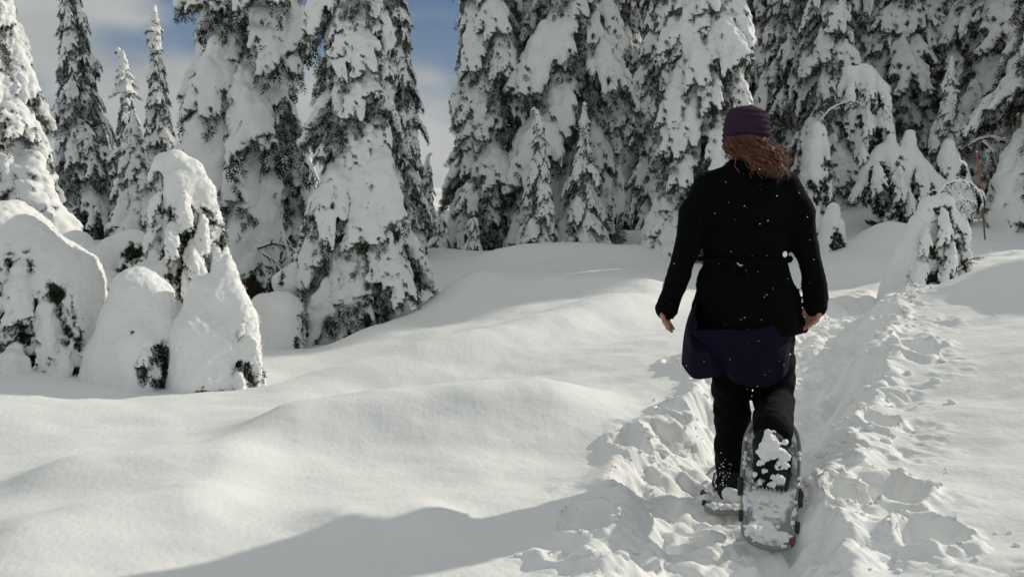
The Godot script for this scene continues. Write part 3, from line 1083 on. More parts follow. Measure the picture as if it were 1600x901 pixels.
	# right-hand group
	var f8 := snow_form("snowy_sapling", "slender sapling arched over to the left with hanging snow lobes", "sapling", 13.2,
		[[[1392, 260, 0, 6], [1391, 200, 0, 8], [1380, 140, 0, 12], [1352, 112, 0, 16], [1328, 114, 0, 13], [1316, 135, 0, 8], [1313, 150, 0, 5]], [[1352, 120, 0.05, 22], [1350, 160, 0.1, 20], [1346, 210, 0.1, 17], [1338, 262, 0.1, 10]], [[1374, 145, 0.03, 15], [1378, 200, 0.05, 11], [1380, 250, 0.03, 9]], [[1330, 125, 0.05, 13], [1328, 165, 0.05, 10], [1332, 200, 0.05, 8]], [[1352, 170, 0, 14], [1372, 260, 0, 14], [1378, 340, 0, 12]]],
		[[1330, 150, 12, 0.8], [1364, 165, 12, 0.9], [1352, 240, 18, 0.9], [1368, 215, 12, 0.9], [1375, 270, 20, 1.2], [1340, 190, 8, 0.8]], 8, 0.020, 0.9, 1.0, 0.03, 0.74)
	var t1 := snow_form("snowy_sapling", "narrow white sapling beside the walker's right shoulder with a bowed twig on top", "sapling", 12.4,
		[[[1277, 196, 0, 8], [1272, 230, 0, 17], [1268, 275, 0, 20], [1268, 320, 0, 18], [1270, 350, 0, 20]], [[1284, 200, 0, 7], [1291, 225, 0, 6], [1296, 255, 0, 4]], [[1284, 270, 0.06, 12], [1290, 310, 0.08, 10]]],
		[[1290, 270, 12, 0.9], [1280, 300, 14, 0.9], [1262, 290, 8, 0.8], [1290, 320, 12, 1.0]], 9, 0.018, 0.9, 1.0, 0.03, 0.85)
	frosted_twig(t1, 12.4, [[1280, 195], [1296, 172], [1318, 161], [1338, 158], [1350, 166]], r, 0.014, 0.6)
	var f10 := snow_form("snowy_sapling", "wide tent-shaped sapling with dark needles under its spread snow arms", "sapling", 12.9,
		[[[1392, 216, 0, 8], [1390, 240, 0, 20], [1395, 265, 0.0, 26]], [[1421, 210, 0, 9], [1420, 240, 0, 17], [1412, 262, 0, 22]], [[1380, 238, 0, 16], [1358, 268, 0, 13], [1342, 300, 0, 10], [1334, 314, 0, 6]], [[1420, 245, 0, 20], [1446, 276, 0, 18], [1472, 298, 0, 18], [1490, 310, 0, 16]], [[1408, 262, 0.1, 17], [1402, 300, 0.15, 11], [1388, 330, 0.15, 10], [1384, 345, 0.15, 9]], [[1436, 275, 0.1, 14], [1428, 315, 0.14, 10], [1420, 345, 0.14, 9]], [[1385, 260, -0.25, 22], [1385, 330, -0.25, 26]], [[1435, 280, -0.2, 24], [1440, 340, -0.2, 24]]],
		[[1372, 290, 22, 1.6], [1385, 310, 20, 1.6], [1350, 305, 12, 1.0], [1430, 305, 15, 1.4], [1418, 328, 14, 1.3], [1396, 255, 8, 0.9], [1368, 275, 12, 1.2], [1452, 300, 10, 1.0]], 10, 0.020, 0.9, 1.0, 0.03, 0.9)
	snow_form("snowy_sapling", "droopy low sapling by the walker's right elbow, needles showing on one side", "sapling", 11.2,
		[[[1303, 326, 0, 9], [1298, 350, 0, 15], [1294, 385, 0, 17], [1290, 415, 0, 20]], [[1308, 350, 0.04, 9], [1316, 395, 0.05, 7]]],
		[[1300, 365, 9, 1.1], [1303, 388, 12, 1.2], [1316, 397, 7, 1.0]], 11, 0.017, 0.8)
	snow_form("snowy_sapling", "small white hump of a sapling under the slender spire", "sapling", 13.0,
		[[[1484, 226, 0, 9], [1482, 250, 0, 16], [1482, 290, 0, 20], [1482, 335, 0, 24]], [[1500, 262, 0, 12], [1508, 300, 0, 14], [1510, 330, 0, 16]]],
		[[1466, 270, 10, 0.9], [1497, 270, 10, 0.9]], 12, 0.02, 0.8)
	var t2 := snow_form("snowy_bush", "snow-crusted bush with dark needles and frosted arching twigs at the trail's bend", "bush", 8.6,
		[[[1470, 308, 0, 10], [1455, 325, 0, 22], [1446, 360, 0, 28], [1436, 410, 0, 32], [1428, 470, 0, 38]], [[1475, 315, 0.03, 16], [1482, 350, 0.05, 20], [1478, 400, 0.05, 22], [1480, 470, 0.05, 26]], [[1450, 380, 0.12, 18], [1466, 420, 0.16, 16], [1480, 455, 0.16, 12]], [[1432, 400, 0.08, 22], [1440, 445, 0.12, 18], [1450, 470, 0.12, 14]], [[1440, 350, -0.05, 20], [1412, 430, -0.1, 26], [1400, 480, -0.1, 30]]],
		[[1462, 350, 20, 1.2], [1468, 375, 20, 1.2], [1452, 385, 15, 1.0], [1440, 430, 14, 1.1], [1462, 445, 14, 1.0], [1480, 395, 15, 1.0], [1426, 452, 10, 0.9], [1492, 425, 9, 0.9], [1470, 325, 9, 0.8]], 13, 0.0145, 0.85, 1.0, 0.03, 0.82)
	frosted_twig(t2, 8.6, [[1464, 310], [1478, 288], [1500, 282], [1520, 288], [1534, 300], [1536, 318]], r, 0.014, 0.35, 0.9)
	frosted_twig(t2, 8.6, [[1480, 320], [1502, 312], [1520, 314], [1528, 325], [1522, 332]], r, 0.012, 0.25, 0.8)
	frosted_twig(t2, 8.6, [[1500, 300], [1506, 322], [1508, 340]], r, 0.008, 0.4, 0.7)
	frosted_twig(t2, 8.4, [[1490, 440], [1505, 430], [1520, 424], [1540, 430]], r, 0.012, 1.0, 0.9)
	frosted_twig(t2, 8.4, [[1495, 424], [1506, 416], [1516, 406]], r, 0.008, 1.0, 0.2)
	dress(f1, 5.6, [[12, 392, 0.20, 0.42, -10], [62, 405, 0.22, 0.40, 20], [-20, 470, 0.34, 0.5, -30], [36, 465, 0.30, 0.48, 0], [98, 455, 0.22, 0.40, 35], [20, 525, 0.34, 0.40, -15], [75, 525, 0.34, 0.45, 15], [122, 525, 0.24, 0.38, 45], [50, 585, 0.36, 0.32, 5], [105, 585, 0.32, 0.32, 30], [140, 580, 0.18, 0.30, 60]], 6, r)
	dress(f2, 5.35, [[250, 478, 0.06, 0.20, 70], [262, 515, 0.06, 0.22, 75], [250, 545, 0.10, 0.20, 50], [266, 552, 0.04, 0.16, 85], [240, 520, 0.15, 0.20, 30]], 7, r)
	dress(f3, 5.9, [[300, 300, 0.14, 0.26, 0], [322, 335, 0.10, 0.26, 40], [290, 345, 0.15, 0.26, -15], [312, 372, 0.14, 0.28, 20], [334, 380, 0.05, 0.24, 70], [285, 395, 0.14, 0.24, -30], [305, 415, 0.14, 0.24, 5], [262, 300, 0.08, 0.20, -60], [262, 350, 0.10, 0.20, -55]], 6, r)
	dress(f4, 5.4, [[372, 470, 0.06, 0.22, 70], [384, 512, 0.08, 0.24, 70], [392, 550, 0.06, 0.22, 80], [376, 570, 0.12, 0.22, 45], [350, 600, 0.22, 0.20, 10], [398, 580, 0.02, 0.18, 85]], 8, r)
	dress(f8, 13.2, [[1350, 125, 0.1, 0.42, -10], [1330, 130, 0.08, 0.36, -60], [1372, 140, 0.06, 0.42, 50], [1345, 175, 0.14, 0.42, 0], [1376, 190, 0.06, 0.38, 60], [1340, 220, 0.14, 0.36, -20], [1368, 235, 0.1, 0.4, 30]], 6, r)
	dress(f10, 12.9, [[1368, 255, 0.12, 0.45, -50], [1395, 262, 0.2, 0.45, -5], [1425, 262, 0.16, 0.45, 25], [1350, 285, 0.05, 0.34, -75], [1452, 285, 0.08, 0.4, 60], [1405, 290, 0.2, 0.4, 0]], 6, r)
	dress(t2, 8.6, [[1462, 325, 0.12, 0.32, 0], [1484, 335, 0.06, 0.30, 60], [1440, 352, 0.14, 0.34, -35], [1468, 370, 0.16, 0.34, 10], [1490, 380, 0.06, 0.30, 70], [1432, 400, 0.18, 0.34, -45], [1455, 415, 0.2, 0.32, 0], [1484, 420, 0.14, 0.3, 50], [1440, 440, 0.2, 0.26, -20], [1470, 445, 0.2, 0.24, 20]], 5, r)
	var t3 := thing("fallen_branch", "low snow-dusted conifer bough arching down beside the marker pole", "branch", Vector3(P(1560, 300, 13.4).x, ground_h(P(1560, 300, 13.4).x, -13.4), -13.4))
	for b in [[[1500, 235], [1530, 218], [1560, 216], [1580, 235], [1592, 262]], [[1535, 222], [1552, 240], [1562, 268], [1568, 296]], [[1560, 220], [1590, 225], [1610, 245], [1622, 275]], [[1545, 235], [1542, 262], [1550, 292]]]:
		frosted_twig(t3, 13.4, b, r, 0.03, 0.45, 0.8)
	var tt := Tris.new()
	for z in 260:
		var p := P(r.randf_range(1535, 1600), r.randf_range(235, 312), 13.4 + r.randf_range(-0.25, 0.25)) - t3.position
		tt.sprig(p, Vector3(r.randf_range(-0.6, 0.6), -0.8, r.randf_range(-0.6, 0.6)), r.randf_range(0.10, 0.16), r, leaf_color(r, 0.42), 7)
	part("foliage", mesh_of(tt, M.needles), t3).set_meta("kind", "stuff")
	# dead, frosted twigs in front of the draped conifer's trunk
	var t4 := thing("dead_branch", "bare broken branch with frosted twigs against the draped conifer's trunk", "branch", Vector3(P(430, 400, 9.0).x, ground_h(P(430, 400, 9.0).x, -9.0), -9.0))
	for b in [[[402, 388], [425, 380], [450, 384], [470, 396]], [[440, 360], [452, 400], [470, 425], [490, 440]], [[455, 395], [448, 420], [456, 450]], [[470, 420], [490, 415], [505, 425]], [[410, 395], [430, 410], [445, 430]]]:
		frosted_twig(t4, 9.0, b, r, 0.016, 0.4, 0.3)
	var t5 := thing("snapped_limb", "short snow-capped limb stub sticking out between the two large left conifers", "branch", Vector3(P(488, 275, 8.6).x, ground_h(P(488, 275, 8.6).x, -8.6), -8.6))
	frosted_twig(t5, 8.6, [[470, 225, 0.3], [480, 250, 0.15], [490, 268, 0.0], [498, 284, -0.1]], r, 0.035, 0.5, 0.4)

func build_marker() -> void:
	var p := P(1544, 378, 11.8)
	p.y = ground_h(p.x, p.z)
	var o := thing("marker_pole", "thin tilted trail marker pole with a red upper half", "pole", p)
	var t := Tris.new()
	var top := P(1527, 238, 11.8) - p
	var mid := top * 0.50
	t.tube(PackedVector3Array([Vector3(0, -0.3, 0), mid]), PackedFloat32Array([0.0105, 0.0105]), 8, Color.WHITE)
	part("pole", mesh_of(t, M.wood), o)
	t = Tris.new()
	t.tube(PackedVector3Array([mid, top]), PackedFloat32Array([0.012, 0.012]), 8, Color.WHITE)
	part("red_section", mesh_of(t, M.red), o)
	t = Tris.new()
	t.tube(PackedVector3Array([top, top + Vector3(0, 0.02, 0)]), PackedFloat32Array([0.014, 0.006]), 8, SNOW)
	part("snow_cap", mesh_of(t, M.crust), o)
	# small dark round marker half sunk in the snow
	var q := P(1494, 353, 10.6)
	var k := thing("disc_marker", "small dark maroon ring half hidden in snow behind the frosted bush", "marker", Vector3(q.x, ground_h(q.x, q.z), q.z))
	var ring := Tris.new()
	var pts := PackedVector3Array()
	var rad := PackedFloat32Array()
	var h := maxf(q.y - ground_h(q.x, q.z), 0.05)
	for i in 15:
		var a := -2.2 + 4.6 * i / 14.0
		pts.append(Vector3(cos(a) * 0.055, h + sin(a) * 0.085, 0))
		rad.append(0.022)
	ring.tube(pts, rad, 7, Color.WHITE)
	part("ring", mesh_of(ring, mat(Color(0.035, 0.006, 0.01), 0.7)), k)
	var st := Tris.new()
	st.tube(PackedVector3Array([Vector3(0.02, -0.3, 0), Vector3(0.0, h - 0.06, 0)]), PackedFloat32Array([0.012, 0.012]), 7, Color.WHITE)
	part("stake", mesh_of(st, M.wood), k)

func lump_mesh(seed_: int) -> ArrayMesh:
	var fl := Field.new(Vector3.ONE * -1.6, Vector3.ONE * 1.6, 0.28)
	var r := RandomNumberGenerator.new()
	r.seed = seed_
	for i in 4:
		var a := Vector3(r.randf_range(-0.5, 0.5), r.randf_range(-0.3, 0.3), r.randf_range(-0.5, 0.5))
		fl.cap(a, a, r.randf_range(0.5, 0.85), 0.6, 0.3)
	fl.rough(n_mid, 1.4, 0.35)
	fl.mesh()
	var me := ArrayMesh.new()
	fl.surface(me, M.ground)
	return me

func build_clumps() -> void:
	var r := RandomNumberGenerator.new()
	r.seed = 21
	for k in 3:
		var xs: Array[Transform3D] = []
		for i in 900:
			var d := r.randf_range(1.7, 8.5)
			var side := 1.0 if r.randf() < 0.6 else -1.0
			var off := side * (0.30 + absf(r.randfn(0.0, 0.26 if side > 0 else 0.18)))
			var x := trail_at(d) + off
			if r.randf() < 0.25 + 0.6 * absf(n_mid.get_noise_2d(x * 2.0, d * 2.0)):
				var s := 0.004 + 0.016 * pow(r.randf(), 3.0)
				var b := Basis(Vector3(r.randf_range(-1, 1), r.randf_range(-1, 1), 0.1).normalized(), r.randf() * TAU).scaled(Vector3(s * r.randf_range(0.9, 1.6), s * r.randf_range(0.7, 1.1), s * r.randf_range(0.9, 1.6)))
				xs.append(Transform3D(b, Vector3(x, ground_h(x, -d) + s * 0.15, -d)))
		var mm := MultiMesh.new()
		mm.transform_format = MultiMesh.TRANSFORM_3D
		mm.mesh = lump_mesh(300 + k)
		mm.instance_count = xs.size()
		for i in xs.size():
			mm.set_instance_transform(i, xs[i])
		var mi := MultiMeshInstance3D.new()
		mi.name = numbered("snow_crumbs")
		mi.multimesh = mm
		mi.set_meta("kind", "stuff")
		mi.set_meta("label", ["loose snow crumbs thrown up along both edges of the trail", "finer snow crumbs lying along both trail edges", "scattered snow lumps on the broken crust beside the trail"][k])
		mi.set_meta("category", "snow")
		add_child(mi, true)

func build_flakes() -> void:
	var r := RandomNumberGenerator.new()
	r.seed = 55
	var xs: Array[Transform3D] = []
	for i in 620:
		var d := r.randf_range(1.2, 12.0)
		var p := P(r.randf_range(-40, 1640), r.randf_range(0, 900), d)
		if p.y < ground_h(p.x, p.z) + 0.1:
			continue
		var s := r.randf_range(0.0007, 0.0016) * (0.5 + 0.14 * d)
		xs.append(Transform3D(Basis(Vector3.UP, r.randf() * TAU).scaled(Vector3(s, s * r.randf_range(0.6, 1.0), s)), p))
	for i in 70:   # in the air close to the walker's back
		var d := r.randf_range(2.6, 3.2)
		var p := P(r.randf_range(1030, 1290), r.randf_range(250, 640), d)
		var s := (0.0004 + 0.0011 * pow(r.randf(), 2.0)) * (1.6 if r.randf() < 0.1 else 1.0)
		xs.append(Transform3D(Basis(Vector3(1, 1, 0).normalized(), r.randf() * TAU).scaled(Vector3(s * r.randf_range(1, 1.6), s, s)), p))
	xs.append(Transform3D(Basis.from_scale(Vector3(0.006, 0.008, 0.006)), P(1227, 397, 2.2)))
	xs.append(Transform3D(Basis.from_scale(Vector3(0.003, 0.0035, 0.003)), P(804, 690, 1.9)))
	var mm := MultiMesh.new()
	mm.transform_format = MultiMesh.TRANSFORM_3D
	var sp := SphereMesh.new()
	sp.radius = 1.0
	sp.height = 2.0
	sp.radial_segments = 7
	sp.rings = 4
	sp.material = M.flake
	mm.mesh = sp
	mm.instance_count = xs.size()
	for i in xs.size():
		mm.set_instance_transform(i, xs[i])
	var mi := MultiMeshInstance3D.new()
	mi.name = "snowflakes"
	mi.multimesh = mm
	mi.set_meta("kind", "stuff")
	mi.set_meta("label", "tiny snowflakes drifting in the air, seen against the dark coat")
	mi.set_meta("category", "snow")
	add_child(mi, true)

# ------------------------------------------------------------------ the walker
const PD := 3.5
var foot: Vector3

func Q(px: float, py: float, dz := 0.0) -> Vector3:
	return P(px, py, PD - dz) - foot

func chain(fl: Field, pts: Array, k: float) -> void:
	for i in pts.size() - 1:
		fl.cap(pts[i][0], pts[i + 1][0], pts[i][1], pts[i + 1][1], k)

func bounded(pts: Array, pad: float, cell: float) -> Field:
	var lo := Vector3.ONE * 1e9
	var hi := -lo
	for ch in pts:
		for q in ch:
			lo = lo.min(q[0] - Vector3.ONE * (q[1] + pad))
			hi = hi.max(q[0] + Vector3.ONE * (q[1] + pad))
	return Field.new(lo, hi, cell)

func solid(pts: Array, k: float, cell: float, m: Material, rough_amp := 0.0, rough_freq := 10.0, pad := 0.04) -> ArrayMesh:
	var fl := bounded(pts, pad, cell)
	for ch in pts:
		if ch.size() == 1:
			fl.cap(ch[0][0], ch[0][0], ch[0][1], ch[0][1], k)
		else:
			chain(fl, ch, k)
	if rough_amp > 0.0:
		fl.rough(n_mid, rough_freq, rough_amp)
	fl.mesh()
	var me := ArrayMesh.new()
	fl.surface(me, m)
	return me

func hand(wrist: Vector3, dir: Vector3, across: Vector3, thumb_side: float, curls: Array) -> ArrayMesh:
	# palm, four unequal fingers curled towards the palm side, thumb from the side of the palm
	var d := dir.normalized()
	var a := (across - d * across.dot(d)).normalized()
	var palm := d.cross(a).normalized() * thumb_side * -1.0
	var all := []
	all.append([[wrist - d * 0.05, 0.026], [wrist, 0.024], [wrist + d * 0.03, 0.026]])
	for i in 4:
		var o := (i - 1.5) * 0.0178
		var kn := wrist + d * (0.085 - 0.004 * absf(i - 1.3)) + a * o
		all.append([[wrist + d * 0.012 + a * o * 0.7, 0.016], [kn, 0.0115]])
		var l: float = [0.064, 0.071, 0.067, 0.053][i]
		var bend: float = curls[i]
		var c := kn
		var dd := d
		var ch := [[kn, 0.0098]]
		for j in 3:
			dd = (dd * cos(bend) + palm * sin(bend)).normalized()
			c += dd * l * [0.45, 0.31, 0.24][j]
			ch.append([c, [0.0088, 0.0080, 0.0066][j]])
		all.append(ch)
	var tb := wrist + d * 0.030 - a * 0.024
	all.append([[wrist + d * 0.012 - a * 0.012, 0.017], [tb, 0.0135], [tb + (d * 0.85 - a * 0.28 + palm * 0.35).normalized() * 0.034, 0.0105], [tb + (d * 0.85 - a * 0.28 + palm * 0.35).normalized() * 0.034 + (d * 0.9 - a * 0.1 + palm * 0.3).normalized() * 0.026, 0.0085]])
	return solid(all, 0.006, 0.0034, M.skin, 0.0, 10.0, 0.015)

func lock(t: Tris, p0: Vector3, p1: Vector3, bow: Vector3, curl: float, rad: float, r: RandomNumberGenerator, q: Color) -> void:
	var pts := PackedVector3Array()
	var rr := PackedFloat32Array()
	var ph := r.randf() * TAU
	var turns := r.randf_range(1.2, 2.4)
	var ax := (p1 - p0).normalized()
	var s := ax.cross(Vector3(0.2, 0.1, 1.0)).normalized()
	var w := s.cross(ax)
	for i in 17:
		var u := i / 16.0
		var c := p0.lerp(p1, u) + bow * sin(PI * u)
		var amp := curl * smoothstep(0.1, 0.7, u)
		pts.append(c + s * cos(ph + u * turns * TAU) * amp + w * sin(ph + u * turns * TAU) * amp)
		rr.append(rad * (0.75 + 0.5 * sin(PI * u)) * (1.0 if i < 16 else 0.35))
	t.tube(pts, rr, 6, q)

func build_person() -> void:
	foot = P(1165, 795, PD)
	var r := RandomNumberGenerator.new()
	r.seed = 8
	var o := thing("person", "person seen from behind walking away in black coat, purple knit hat and dark trousers", "person", foot)
	# joints
	var head := Q(1166, 212, 0.0)
	var neck := Q(1166, 258, 0.0)
	var shl := Q(1103, 290, 0.0)
	var shr := Q(1232, 290, 0.0)
	var ell := Q(1075, 385, 0.03)
	var elr := Q(1260, 385, 0.03)
	var wrl := Q(1043, 464, -0.02)
	var wrr := Q(1275, 462, 0.045)
	var pelvis := Q(1166, 480, 0.0)
	var hil := Q(1144, 520, 0.0)
	var hir := Q(1206, 520, 0.0)
	var knl := Q(1144, 655, -0.03)
	var anl := Q(1144, 762, 0.02)
	var knr := Q(1211, 628, 0.06)
	var anr := P(1207, 688, 3.04) - foot
	# the body: one continuous figure under its clothes
	var fl := Field.new(Q(1010, 160, 0.0) + Vector3(0, 0.05, -0.25), Q(1300, 800, 0.0) + Vector3(0.03, -0.03, 0.55), 0.013)
	for side in [[shl, ell, wrl], [shr, elr, wrr]]:
		chain(fl, [[side[0], 0.047], [side[1], 0.034], [side[2], 0.023]], 0.03)
	chain(fl, [[neck + Vector3(0, -0.05, 0), 0.055], [neck + Vector3(0, 0.04, -0.01), 0.05], [head, 0.07]], 0.03)
	fl.cap(head + Vector3(0, 0.02, 0.015), head + Vector3(0, -0.03, -0.03), 0.080, 0.062, 0.03)
	fl.cap(head + Vector3(0, 0.0, -0.085), head + Vector3(0, -0.03, -0.105), 0.012, 0.014, 0.015)    # nose
	fl.cap(head + Vector3(0, -0.085, -0.075), head + Vector3(0, -0.075, -0.06), 0.016, 0.03, 0.02)  # chin
	fl.cap(head + Vector3(0.018, -0.055, -0.088), head + Vector3(-0.018, -0.055, -0.088), 0.008, 0.008, 0.008)  # mouth
	for sx in [-1.0, 1.0]:
		fl.cap(head + Vector3(sx * 0.078, 0.0, 0.0), head + Vector3(sx * 0.076, -0.025, -0.005), 0.014, 0.011, 0.008)  # ears
		fl.cap(head + Vector3(sx * 0.030, 0.006, -0.080), head + Vector3(sx * 0.030, 0.006, -0.080), 0.014, 0.014, 0.008)  # eyes
	fl.loft([[shl.y + 0.02, neck.x, 0, 0.13, 0.07], [shl.y - 0.12, neck.x, 0, 0.145, 0.09], [Q(1165, 400).y, neck.x, 0, 0.115, 0.075], [pelvis.y, pelvis.x, 0, 0.155, 0.095], [hil.y - 0.03, pelvis.x, 0, 0.14, 0.09]], 0.04)
	chain(fl, [[hil, 0.070], [knl, 0.048], [anl, 0.034]], 0.04)
	chain(fl, [[hir, 0.072], [knr, 0.050], [anr, 0.036]], 0.04)
	fl.mesh()
	var body := ArrayMesh.new()
	fl.surface(body, M.skin)
	part("body", body, o)
	# hands hang out of the cuffs
	part("hand", hand(wrl, Vector3(-0.12, -1, 0.05), Vector3(-0.55, 0, 0.85), 1.0, [0.38, 0.34, 0.36, 0.46]), o)
	part("hand", hand(wrr + Vector3(-0.004, 0, 0), Vector3(-0.05, -1, 0.08), Vector3(0.55, 0, 0.85), -1.0, [0.22, 0.42, 0.50, 0.55]), o)
	# trousers
	var leg_l := [[hil + Vector3(0, 0.05, 0), 0.092], [Q(1143, 600, 0.0), 0.076], [knl, 0.071], [Q(1145, 710, 0.0), 0.070], [Q(1145, 748, 0.02), 0.064]]
	var leg_r := [[hir + Vector3(0, 0.05, 0), 0.094], [Q(1208, 590, 0.03), 0.086], [knr, 0.079], [P(1210, 655, 3.27) - foot, 0.074], [P(1209, 676, 3.10) - foot, 0.074]]
	var tf := bounded([leg_l, leg_r], 0.05, 0.0095)
	chain(tf, leg_l, 0.03)
	chain(tf, leg_r, 0.02)
	tf.rough(n_mid, 6.0, 0.012)
	tf.ridges(95.0, 0.0035, Vector3(0.35, 0.85, 0.5), n_mid, 1.6)
	tf.mesh()
	var tm := ArrayMesh.new()
	tf.surface(tm, M.trousers)
	part("trousers", tm, o)
	# coat: shaped torso, flared skirt below the belt, sleeves
	var cf := Field.new(Q(1005, 235, 0.0) + Vector3(0, 0.05, -0.26), Q(1310, 535, 0.0) + Vector3(0, -0.03, 0.30), 0.0095)
	var X := func(a: float, b: float, py: float, dep: float) -> Array:
		var l := Q(a, py)
		var q := Q(b, py)
		return [l.y, (l.x + q.x) * 0.5, 0.0, (q.x - l.x) * 0.5, dep]
	cf.loft([X.call(1142, 1194, 250, 0.06), X.call(1128, 1208, 259, 0.075), X.call(1103, 1230, 270, 0.09), X.call(1094, 1239, 285, 0.105), X.call(1096, 1238, 320, 0.125), X.call(1098, 1237, 350, 0.125), X.call(1100, 1231, 380, 0.118), X.call(1100, 1229, 404, 0.114), X.call(1096, 1234, 424, 0.124), X.call(1088, 1245, 460, 0.143), X.call(1081, 1255, 495, 0.153), X.call(1083, 1258, 517, 0.158)], 0.03, 0.035, 6.0, Q(1165, 404).y)
	chain(cf, [[shl + Vector3(0.012, -0.012, 0), 0.062], [Q(1086, 335, 0.01), 0.060], [ell, 0.050]], 0.03)
	chain(cf, [[ell, 0.050], [Q(1057, 440, 0.0), 0.045], [Q(1047, 470, -0.02), 0.044], [Q(1043, 482, -0.02), 0.047]], 0.008)
	chain(cf, [[shr + Vector3(-0.012, -0.012, 0), 0.062], [Q(1248, 335, 0.01), 0.058], [elr, 0.052]], 0.03)
	chain(cf, [[elr, 0.052], [Q(1272, 440, 0.03), 0.047], [Q(1276, 466, 0.04), 0.048], [Q(1276, 480, 0.045), 0.050]], 0.008)
	cf.rough(n_mid, 5.0, 0.012)
	cf.rough(n_fine, 40.0, 0.0025)
	cf.mesh()
	var cm := ArrayMesh.new()
	cf.surface(cm, M.coat)
	var coat := part("coat", cm, o)
	# stand-up collar, yoke seam and belt
	part("collar", solid([[[neck + Vector3(-0.055, -0.005, 0.03), 0.028], [neck + Vector3(0, -0.002, 0.055), 0.03], [neck + Vector3(0.055, -0.005, 0.03), 0.028], [neck + Vector3(0.05, -0.01, -0.04), 0.026], [neck + Vector3(-0.05, -0.01, -0.04), 0.026], [neck + Vector3(-0.055, -0.005, 0.03), 0.028]]], 0.02, 0.009, M.coat), coat)
	for seam in [[352, 1098, 1236, 0.127, 0.0045], [404, 1094, 1234, 0.118, 0.012]]:
		var t := Tris.new()
		var pts := PackedVector3Array()
		var rad := PackedFloat32Array()
		for i in 17:
			var a := PI * i / 16.0
			var l := Q(seam[1], seam[0])
			var q := Q(seam[2], seam[0])
			pts.append(Vector3((l.x + q.x) * 0.5 - cos(a) * (q.x - l.x) * 0.5, l.y + 0.003 * sin(i * 1.7), sin(a) * (seam[3] + 0.001)))
			rad.append(seam[4])
		t.tube(pts, rad, 6, Color.WHITE)
		part("seam" if seam[0] < 400 else "belt", mesh_of(t, M.coat), coat)
	# knot of the belt with a bright clip
	var kn := Q(1150, 412, 0.128)
	part("belt_knot", solid([[[kn, 0.018], [kn + Vector3(0.03, 0.004, 0.0), 0.016]], [[kn, 0.012], [kn + Vector3(-0.02, -0.05, 0.012), 0.008]], [[kn + Vector3(0.03, 0, 0), 0.012], [kn + Vector3(0.045, -0.06, 0.015), 0.008]]], 0.01, 0.006, M.coat, 0.003, 30.0), coat)
	var clip := Tris.new()
	clip.tube(PackedVector3Array([kn + Vector3(0.0, 0.006, 0.018), kn + Vector3(0.012, -0.006, 0.021), kn + Vector3(0.022, -0.003, 0.018)]), PackedFloat32Array([0.003, 0.0045, 0.003]), 7, Color.WHITE)
	part("clip", mesh_of(clip, M.steel), coat)
	var tog := Q(1253, 508, 0.03)
	part("toggle", solid([[[tog, 0.006], [tog + Vector3(0, -0.025, 0), 0.009]]], 0.005, 0.004, M.strap), coat)
	# purple jacket tied round the waist, hanging below the coat
	var edge := [[1094, 462, 1066, 570, -0.02], [1090, 474, 1084, 591, 0.09], [1086, 492, 1112, 590, 0.13], [1078, 515, 1134, 585, 0.15], [1110, 515, 1150, 598, 0.17], [1140, 515, 1176, 605, 0.18], [1180, 515, 1205, 602, 0.175], [1212, 505, 1222, 592, 0.15], [1238, 495, 1236, 572, 0.06], [1240, 490, 1240, 545, -0.03]]
	var nu := 48
	var nv := 18
	var grid := []
	for i in nu + 1:
		var u := float(i) / nu * (edge.size() - 1)
		var k := mini(int(u), edge.size() - 2)
		var f := u - k
		var e0: Array = edge[maxi(k - 1, 0)]
		var e1: Array = edge[k]
		var e2: Array = edge[k + 1]
		var e3: Array = edge[mini(k + 2, edge.size() - 1)]
		var sp := func(n: int) -> float: return cubic_interpolate(e1[n], e2[n], e0[n], e3[n], f)
		var col := PackedVector3Array()
		for j in nv + 1:
			var v := float(j) / nv
			var px: float = lerpf(sp.call(0), sp.call(2), lerpf(pow(v, 0.8), v, smoothstep(1.5, 4.0, u))) - 7.0 * sin(PI * pow(v, 0.8)) * (1.0 - smoothstep(0.5, 3.0, u))
			var py: float = lerpf(sp.call(1), sp.call(3), v)
			var dz: float = sp.call(4)
			var fold := 0.014 * sin(u * 2.6 + v * 1.6) * v + 0.030 * n_mid.get_noise_2d(u * 0.5 + 3.0, v * 0.9 + u * 0.2) + 0.016 * exp(-pow((v - 0.35 - 0.25 * sin(u * 0.8)) / 0.10, 2.0))
			col.append(Q(px, py, dz + fold + 0.02 * sin(v * PI)))
		grid.append(col)
	var sk := Tris.new()
	for off in [0.0, -0.012]:
		for i in nu:
			for j in nv:
				var a: Vector3 = grid[i][j]
				var b: Vector3 = grid[i + 1][j]
				var c: Vector3 = grid[i + 1][j + 1]
				var e: Vector3 = grid[i][j + 1]
				var sh := Vector3(0, 0, off)
				for tri in [[a, b, c], [a, c, e]]:
					sk.tri(tri[0] + sh, tri[1] + sh, tri[2] + sh, Color.WHITE)
	var st := SurfaceTool.new()
	st.begin(Mesh.PRIMITIVE_TRIANGLES)
	st.set_smooth_group(0)
	for q in sk.v:
		st.add_vertex(q)
	st.index()
	st.generate_normals()
	st.set_material(M.purple)
	part("tied_jacket", st.commit(), o)
	# knitted hat with soft horizontal gathers
	var hf := Field.new(head + Vector3(-0.13, -0.06, -0.14), head + Vector3(0.13, 0.19, 0.15), 0.005)
	var hw := Q(1203, 200).x - Q(1131, 200).x
	var hx := (Q(1203, 200).x + Q(1131, 200).x) * 0.5
